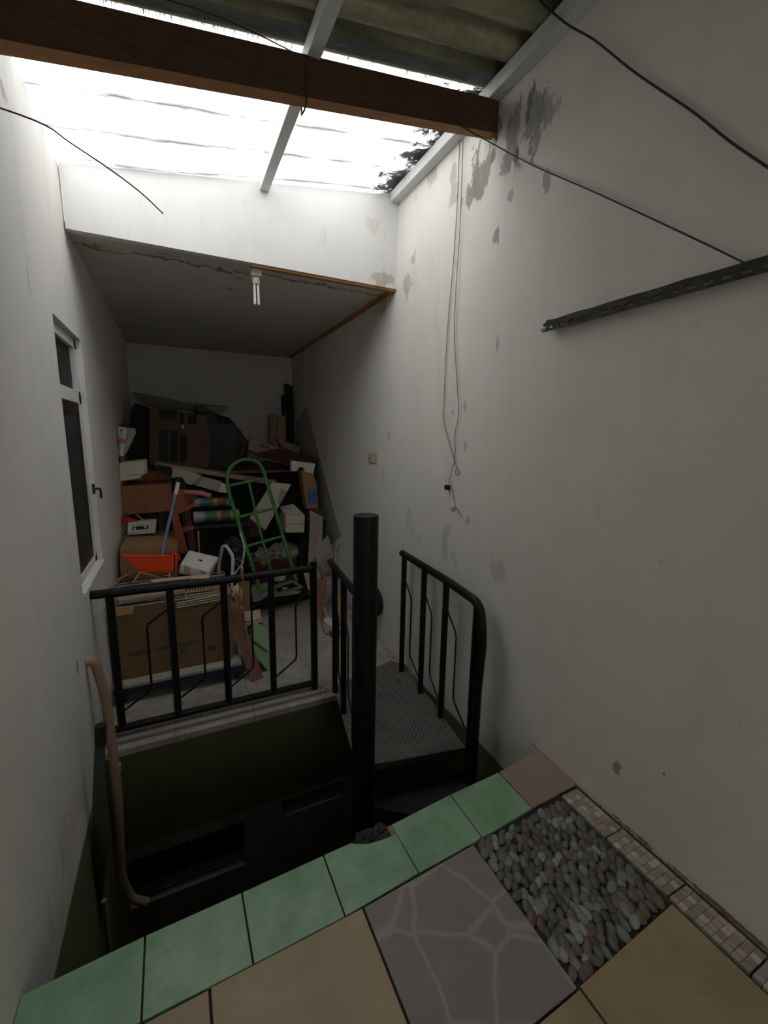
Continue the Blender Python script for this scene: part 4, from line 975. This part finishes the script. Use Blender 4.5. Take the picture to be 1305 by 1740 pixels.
# ---- dark table at the back
tz = P(400, 800, 4.72).z
tb_ = root('wooden_table', (.75, 5.3, ZF), 'dark red wooden table at the back of the alcove under boxes', 'table')
build('tabletop', box(-.02, 1.46, 4.74, 6.13, tz-.03, tz), M['darkred'], tb_, bevel=.004)
for x in (.02, 1.38):
    for y in (4.80, 5.85): build('leg', box(x, x+.05, y, y+.05, ZF, tz-.03), M['darkred'], tb_)
tag(build('table_shade_block', box(.08, 1.36, 5.0, 5.8, ZF, tz-.06), M['dark'], bevel=.01), 'black block added as painted shade in the space beneath the dark red table', 'chest')  # added block, its black colour stands in for the shade under the table
# big dark carton
bd = root('printed_carton', P(305, 792, 4.9), 'big dark brown carton with printed black panels, topmost at the back', 'box')
Yb = 4.86
build('body', prism_px([(253, 789), (353, 797), (358, 760), (352, 706), (254, 690)], Yb, .42), M['carton_dk'], bd, bevel=.004)
for x0, x1, y0, y1 in ((270, 285, 730, 782), (289, 303, 731, 784), (306, 318, 738, 785), (270, 300, 696, 712), (306, 312, 702, 722), (320, 334, 703, 721)):
    part_px('printed_panel', [(x0, y1), (x1, y1+1), (x1, y0+1), (x0, y0)], Yb-.003, .003, M['dark'], bd)
part_px('sticker', [(309, 728), (312, 728), (312, 722), (309, 722)], Yb-.005, .003, M['foam'], bd)
tag(build('dark_carton', prism_px([(216, 790), (252, 790), (252, 692), (228, 684), (222, 700)], 5.0, .40), M['dark'], bevel=.01), 'black crate in the corner left of the big dark carton', 'crate')
carton('carton', 'dark carton under the black crate by the left wall', [(205, 1000), (268, 1000), (266, 792), (205, 792)], 5.02, .40, M['carton_dk'])
q = P(384, 752, 5.0)
bm = prism_px([(352, 800), (405, 796), (420, 778), (424, 755), (412, 735), (392, 712), (372, 704), (345, 690), (330, 690), (352, 706)], 5.30, .34)
bmesh.ops.triangulate(bm, faces=bm.faces[:]); bmesh.ops.subdivide_edges(bm, edges=bm.edges[:], cuts=5, use_grid_fill=True)
for v in bm.verts: v.co += Vector((noise.noise(v.co*9), -abs(noise.noise(v.co*7+Vector((3, 0, 0))))*1.5, noise.noise(v.co*8+Vector((0, 9, 0)))))*.022
o = build('rubbish_bag', bm, M['blackbag'], smooth=True); tag(o, 'bulging black plastic bag beside the big dark carton', 'bag')
# film sheet on top
bm = bmesh.new(); outline = [(222, 666, 5.35), (270, 674, 5.30), (320, 685, 5.22), (350, 690, 5.20), (392, 691, 5.15), (374, 706, 5.10), (352, 702, 5.05), (300, 695, 5.0), (255, 692, 5.0), (238, 684, 5.1)]
ext(bm, [P(a, b, c) for a, b, c in outline], (0, .003, .003))
tag(build('plastic_film', bm, M['smoky']), 'smoky see-through plastic sheet draped over the big dark carton', 'plastic sheet')
# pole bundle & boards in the corner
for k, (x0, x1, yt) in enumerate(((484, 492, 652), (491, 499, 655), (480.5, 486, 671))):
    a = P(x0, yt, 5.98); b = P(x1, yt, 5.98)
    tag(build('dark_plank', box(a.x, b.x, 5.98+.03*k, 6.02+.03*k, tz, a.z), M['dark'], bevel=.003), ['black plank upright in the back corner, leftmost of the tall pair', 'black plank upright in the back corner, nearest the right wall', 'slightly shorter black plank against the tall pair'][k], 'plank')
for k, (x0, x1, yt, mm) in enumerate(((457, 462, 705, 'pinkwood'), (463, 468, 703, 'plank'), (469.5, 484, 706, 'plank'), (457, 460, 719, 'terracotta'))):
    a = P(x0, yt, 5.90); b = P(x1, yt, 5.90)
    tag(build('short_board', box(a.x, b.x, 5.86+.02*(k % 2), 5.875+.02*(k % 2), tz, a.z), M[mm], bevel=.001), ['narrow pinkish board upright by the back wall', 'thin dark-edged board between the narrow and the wide one', 'widest pale board upright beside the black planks', 'shortest reddish lath upright by the back wall'][k], 'board')
tag(build('wall_shade_sheet', poly([PX(519, 688, XR-.012), PX(579, 908, XR-.012), PX(548, 930, XR-.012), PX(505, 800, XR-.012), PX(503, 720, XR-.012)], (.010, 0, 0)), mat('painted_wall_shade', (.40, .38, .35), .85, .15, 6, .2)), 'grey sheet flat on the right wall of the alcove, painted stand-in for its shaded part', 'panel')  # added sheet, its darker colour paints the shaded part of the wall
# long pink box
pb = root('long_box', P(465, 780, 5.2), 'long pinkish white box lying across the table', 'box')
build('body', poly([P(422, 764, 5.10), P(478, 780, 5.0), P(484, 765, 5.0), P(425, 744, 5.10)], (.02, .22, 0)), M['pinkwood'], pb, bevel=.003)
build('end', poly([P(484, 763, 5.02), P(508, 771, 5.30), P(511, 759, 5.30), P(470, 745, 5.06)], (0, .12, 0)), M['pinkwood'], pb, bevel=.003)
for k in range(4): part_px('printed_letter', [(443+k*4, 760+k), (445+k*4, 760+k), (445+k*4, 755+k), (443+k*4, 755+k)], 5.02, .002, M['ink'], pb)
# long plank at table front
tag(build('long_plank', poly([P(264, 793, 4.60), P(470, 825, 4.60), P(470, 818, 4.60), P(264, 786, 4.60)], (0, .13, .006)), M['plank'], bevel=.002), 'long pale plank sloping down under the big dark carton', 'plank')
tag(build('dark_red_panel', poly([P(425, 772, 4.70), P(532, 800, 4.66), P(540, 778, 4.95), P(470, 762, 5.0)], (0, 0, -.012)), M['darkred'], bevel=.002), 'dark red flat panel sloping beside the long white box', 'panel')
# grey boards
tag(build('bent_board', prism_px([(293, 795), (320, 800), (341, 809), (330, 821), (324, 824), (316, 821), (310, 812), (291, 812)], 4.42, .02, (0.02, 0)), M['greycard'], bevel=.002), 'grey green board with slanted end above the blue dustpan handle', 'board')
tag(build('bent_board', prism_px([(326, 823), (341, 809), (376, 818), (372, 836), (330, 824)], 4.46, .02), M['greycard'], bevel=.002), 'dull grey board right of the slanted green one', 'board')
tag(build('bent_board', prism_px([(372, 836), (376, 820), (386, 824), (385, 838)], 4.40, .05), M['foam'], bevel=.002), 'small white foam piece at the end of the dull grey board', 'foam')
tag(build('small_crate', prism_px([(267, 800), (290, 806), (290, 795), (267, 790)], 4.50, .10), M['dark'], bevel=.002), 'small dark box with pale edge under the long plank', 'box')
# red step stool
ss = root('folding_stool', P(305, 935, 4.1), 'red brown folding wooden stool standing behind the dustpan', 'stool')
part_px('leg', [(304, 943), (320, 938), (302, 872), (288, 862)], 4.02, .03, M['redwood'], ss, label='broad slanting leg')
part_px('leg', [(322, 940), (334, 936), (322, 860), (312, 862)], 4.14, .03, M['darkred'], ss)
part_px('brace', [(302, 868), (303, 874), (332, 860), (332, 853)], 4.00, .02, M['redwood'], ss)
part_px('seat', [(276, 852), (290, 868), (304, 872), (330, 850), (346, 834), (300, 833), (288, 846)], 4.03, .06, M['redwood'], ss)
part_px('stretcher', [(306, 905), (330, 900), (330, 893), (306, 897)], 4.08, .02, M['redwood'], ss)
o = T('rolled_mat', [P(313, 836, 3.98), P(340, 838, 3.98), P(358, 843, 3.98)], .022, M['pinkred']); tag(o, 'faded red rolled plastic on top of the stool', 'roll')
# labelled tins lying
def can(c, ln_, r, label, ang=0):
    a = Vector(c); d = Vector((math.cos(ang), math.sin(ang)*.3, math.sin(ang)*.2)).normalized()
    bm = tube([a-d*ln_/2, a-d*(ln_/2-.006), a+d*(ln_/2-.006), a+d*ln_/2], [r*.9, r, r, r*.9], 20); o = smoothang(build('paper_roll', bm, M['sack'], origin=a)); return tag(o, label, 'roll')
can(P(362, 853, 4.47), .36, .045, 'printed label roll lying on top of the other beneath the grey boards')
can(P(368, 877, 4.45), .42, .056, 'large printed label roll lying lower, left of the hand truck')
sh = root('dark_shelf', (P(380, 895, 4.45).x, 4.47, ZF), 'low dark shelf unit carrying the printed rolls', 'shelf')
sz_ = P(368, 889.5, 4.44).z-.006
sxa, sxb = P(322, 893, 4.38).x, P(424, 893, 4.38).x
build('shelf_board', box(sxa, sxb, 4.38, 4.56, sz_-.02, sz_), mat('dark_green_board', (.03, .05, .045), .5, .3, 9, .1), sh)
for x in (sxa, sxb-.03): build('leg', box(x, x+.03, 4.39, 4.42, ZF, sz_-.02), M['dark'], sh)
build('back', box(sxa, sxb, 4.545, 4.559, ZF, sz_-.02), M['dark'], sh)
carton('carton', 'flat brown carton with faint print under the printed rolls', [(424, 912), (448, 912), (448, 893), (426, 893)], 4.58, .14, M['carton_dk'])
T_ = tag(T('broom_stick', [P(337, 902, 4.0), P(338, 935, 3.96), P(341, 975, 3.9), P(345, 1062, 3.82)], .007, M['plank']), 'thin pale stick standing right of the folding stool', 'stick')
o = lump('dark_bundle', P(398, 935, 3.86), (.08, .07, .12), M['blackbag'], amp=.4, fs=5, seed=12); tag(o, 'dark crumpled bag left of the hand truck behind the white tube', 'bag')
bm = bmesh.new()
for k in range(14):
    a = P(396+random.uniform(0, 14), 925+random.uniform(0, 30), 3.78); b = a+Vector((random.uniform(-.02, .05), -.01, random.uniform(-.05, .0))); tb(bm, [a, b], .003, 5)
build('torn_strips', bm, M['pinkwood'], o)
# white diagonal door panel
dpn = root('propped_board', P(460, 900, 4.3), 'long white plastic panel propped diagonally behind the hand truck', 'panel')
build('board_face', prism_px([(424, 880), (451, 901), (495, 823), (462, 820)], 4.52, .03), M['cream'], dpn, bevel=.003)
part_px('recess', [(470, 855), (476, 857), (488, 835), (478, 830)], 4.515, .006, M['greycard'], dpn)
part_px('edge', [(417, 881), (440, 901), (451, 903), (424, 879)], 4.53, .02, M['darkred'], dpn)
# white box right
w2 = root('white_container', P(500, 903, 4.4), 'white two-tiered plastic container right of the hand truck', 'container')
build('body', prism_px([(485, 905), (517, 905), (518, 876), (485, 876)], 4.40, .30), M['cream'], w2, bevel=.004)
build('upper_lid', poly([P(485, 876, 4.40), P(518, 876, 4.40), P(500, 859, 4.62), P(476, 864, 4.62)], (0, .05, .012)), M['cream'], w2, bevel=.004)
part_px('seam', [(485, 891), (518, 891), (518, 889.5), (485, 889.5)], 4.397, .003, M['greycard'], w2)
build('cutout', poly([P(495, 873, 4.42), P(507, 873, 4.42), P(504, 868, 4.48), P(494, 868, 4.48)], (0, 0, .018)), M['white'], w2)
# bracket box & leaning cartons right
wbk = root('foam_corner', P(515, 800, 4.8), 'white foam corner piece with a notch on the right side of the pile', 'foam')
build('body', prism_px([(495, 800), (496, 783), (536, 788), (532, 806), (518, 804), (516, 794), (509, 794), (504, 801)], 4.58, .07), M['foam'], wbk, bevel=.004)
lc = root('leaning_carton', P(530, 865, 4.6), 'tan carton with a blue label leaning near the right wall', 'box')
build('body', prism_px([(521, 864), (541, 864), (538, 820), (530, 804), (512, 800)], 4.54, .16), M['carton'], lc, bevel=.003)
part_px('label', [(524, 856), (540, 856), (538, 832), (521, 832)], 4.535, .004, M['blue'], lc)
carton('tall_carton', 'tall dark carton standing below the blue-labelled one by the right wall', [(523, 1010), (560, 1005), (548, 864), (524, 864)], 4.52, .20, M['carton_dk'])
carton('carton', 'dark carton under the white two-tiered container', [(509, 1020), (523, 1020), (520, 906), (509, 906)], 4.50, .20, M['dark'])
# leaning grey board with black edge
gb = root('leaning_board', P(535, 1000, 4.2), 'grey board with a black edge leaning right of the hand truck', 'board')
build('board', poly([P(522, 985, 4.22), P(548, 985, 4.22), P(552, 880, 4.36), P(528, 868, 4.36)], (0, .012, 0)), M['greycard'], gb, bevel=.002)
build('edge', poly([P(546, 988, 4.21), P(551, 988, 4.21), P(555, 884, 4.35), P(549, 880, 4.35)], (0, .02, 0)), M['dark'], gb, bevel=.002)
build('torn_flap', poly([P(526, 868, 4.34), P(546, 880, 4.34), P(538, 926, 4.26), P(528, 905, 4.28)], (0, -.004, 0)), M['pinkwood'], gb)
# reddish planks leaning
for k, (xt, yt, xb, yb, mm) in enumerate(((514, 966, 539, 1058, 'plank'), (521, 962, 546, 1060, 'terracotta'), (529, 958, 553, 1052, 'plank'))):
    a = P(xt, yt, 4.02); b = PZ(xb, yb, ZF+.002); tag(build('wood_strip', poly([a, a+Vector((.034, 0, 0)), b+Vector((.034, 0, 0)), b], Vector((0, .014, .004))), M[mm], bevel=.001), ['leftmost reddish wood strip leaning behind the end post', 'middle reddish wood strip leaning behind the end post', 'rightmost wood strip leaning behind the end post'][k], 'wood strip')
tag(build('red_slab', poly([P(539, 985, 3.9), P(556, 985, 3.9), P(552, 1030, 3.8), P(541, 1062, 3.75)], (0, .02, 0)), M['terracotta'], bevel=.002), 'terracotta slab leaning between the end post and the pole', 'slab')
# round pan / drum and basin near pole
rc = P(582, 945, 4.2)
rt = root('metal_basin', rc, 'grey oval metal basin propped upright behind the pole', 'basin')
bm = bmesh.new(); pts = [(rc.x+.09*math.cos(t*math.pi/12), 4.2+.02*math.sin(t*math.pi/12), rc.z+.17*math.sin(t*math.pi/12)) for t in range(24)]
tb(bm, pts, .006, 8, closed=True); build('rim', bm, M['whitemetal'], rt)
bm = bmesh.new(); vs = [bm.verts.new(p) for p in pts]; ce = bm.verts.new((rc.x, 4.26, rc.z)); [bm.faces.new([vs[i], vs[(i+1) % 24], ce]) for i in range(24)]
build('bowl', bm, M['greycard'], rt, smooth=True)
tag(lump('dark_sack', (XR-.15, 4.30, P(560, 940, 4.55).z), (.12, .12, .24), M['rag'], amp=.3, fs=4, seed=21), 'dusty brown sack leaning by the right wall behind the basin', 'sack')
carton('grey_carton', 'grey carton under the basin behind the landing rail', [(553, 1040), (606, 1040), (604, 985), (553, 985)], 4.10, .35, M['greycard'])
# small things on the floor near the pole
tag(build('ochre_book', poly([PZ(571, 1052, ZF+.01), PZ(584, 1052, ZF+.01), PZ(584, 1052, ZF+.01)+Vector((0, .02, .20)), PZ(571, 1052, ZF+.01)+Vector((0, .02, .20))], (0, .03, 0)), M['yellow'], bevel=.001), 'ochre book standing on the floor left of the pole', 'book')
tag(build('blue_carton', poly([PZ(572, 1082, ZF+.001), PZ(584, 1082, ZF+.001), PZ(584, 1082, ZF)+Vector((0, 0, .055)), PZ(572, 1082, ZF)+Vector((0, 0, .055))], (0, .05, 0)), M['cyan'], bevel=.001), 'small sky blue carton on the floor left of the pole', 'box')
tag(build('tan_carton', poly([PZ(563, 1084, ZF+.001), PZ(571, 1084, ZF+.001), PZ(571, 1084, ZF)+Vector((0, 0, .05)), PZ(563, 1084, ZF)+Vector((0, 0, .05))], (0, .05, 0)), M['terracotta'], bevel=.001), 'small reddish carton beside the sky blue one', 'box')
slab('magazine', 'white magazine lying on the floor behind the landing rail', 'magazine', [(548, 1054), (566, 1066), (575, 1058), (556, 1046)], ZF+.012, .010, M['foam'])
tag(T('floor_cable', wirepts([PZ(546, 1058, ZF+.004), PZ(549, 1070, ZF+.004), PZ(556, 1078, ZF+.004), PZ(563, 1072, ZF+.004), PZ(572, 1066, ZF+.02), PZ(583, 1058, ZF+.04)], 4), .004, M['cable'], None, 6), 'black cable curling on the floor behind the landing rail', 'cable')
# black wheel at the right of the pole, against the wall
wc = PX(631, 1022, XR-.06)
bm = tube([(wc.x-.02, wc.y, wc.z), (wc.x+.05, wc.y, wc.z)], .13, 28)
tag(smoothang(build('black_pan', bm, M['dark'], bevel=.006)), 'round black pan leaning on the right wall behind the pole', 'pan')
# debris on the far floor
bm = bmesh.new()
for k in range(160):
    if random.random() < .4: y = random.uniform(2.7, 3.6); x = XR-.02-abs(random.gauss(0, .03))
    elif random.random() < .3: x = random.uniform(.78, .9); y = random.uniform(2.60, 2.70)
    else: x = random.uniform(-.4, 1.45); y = random.uniform(2.62, 3.9)
    s = random.uniform(.002, .006); bmesh.ops.create_icosphere(bm, subdivisions=1, radius=s, matrix=Matrix.Translation((x, y, ZF+s*.4)) @ Matrix.Diagonal((1.4, 1, .6, 1)))
tag(build('debris', bm, M['mortar']), 'crumbs of plaster and dirt scattered on the far floor', 'debris', kind='stuff')
bm = bmesh.new()
for k in range(120):
    y = random.uniform(.2, 1.34); x = XR-.004-abs(random.gauss(0, .006)); s = random.uniform(.001, .0035)
    bmesh.ops.create_icosphere(bm, subdivisions=1, radius=s, matrix=Matrix.Translation((x, y, .0+s*.4)))
tag(build('dirt', bm, M['mortar']), 'line of dirt along the foot of the right wall on the near floor', 'dirt', kind='stuff')
# orange rope fluff etc: yellow foam pieces near the bundle
for k, (x, y) in enumerate(((403, 1010), (405, 1030))):
    o = lump('crumpled_packing', P(x, y+9*k, 3.45), (.05, .05, .08), M['tan'], amp=.5, fs=5, seed=30+k, sub=3); tag(o, ['crumpled tan packing above the tile bundle, upper piece', 'crumpled tan packing above the tile bundle, lower piece'][k], 'packing')
carton('tan_box', 'tan carton piece standing between the white tube and hand truck', [(402, 1050), (425, 1046), (424, 984), (404, 988)], 3.78, .12, M['carton'])
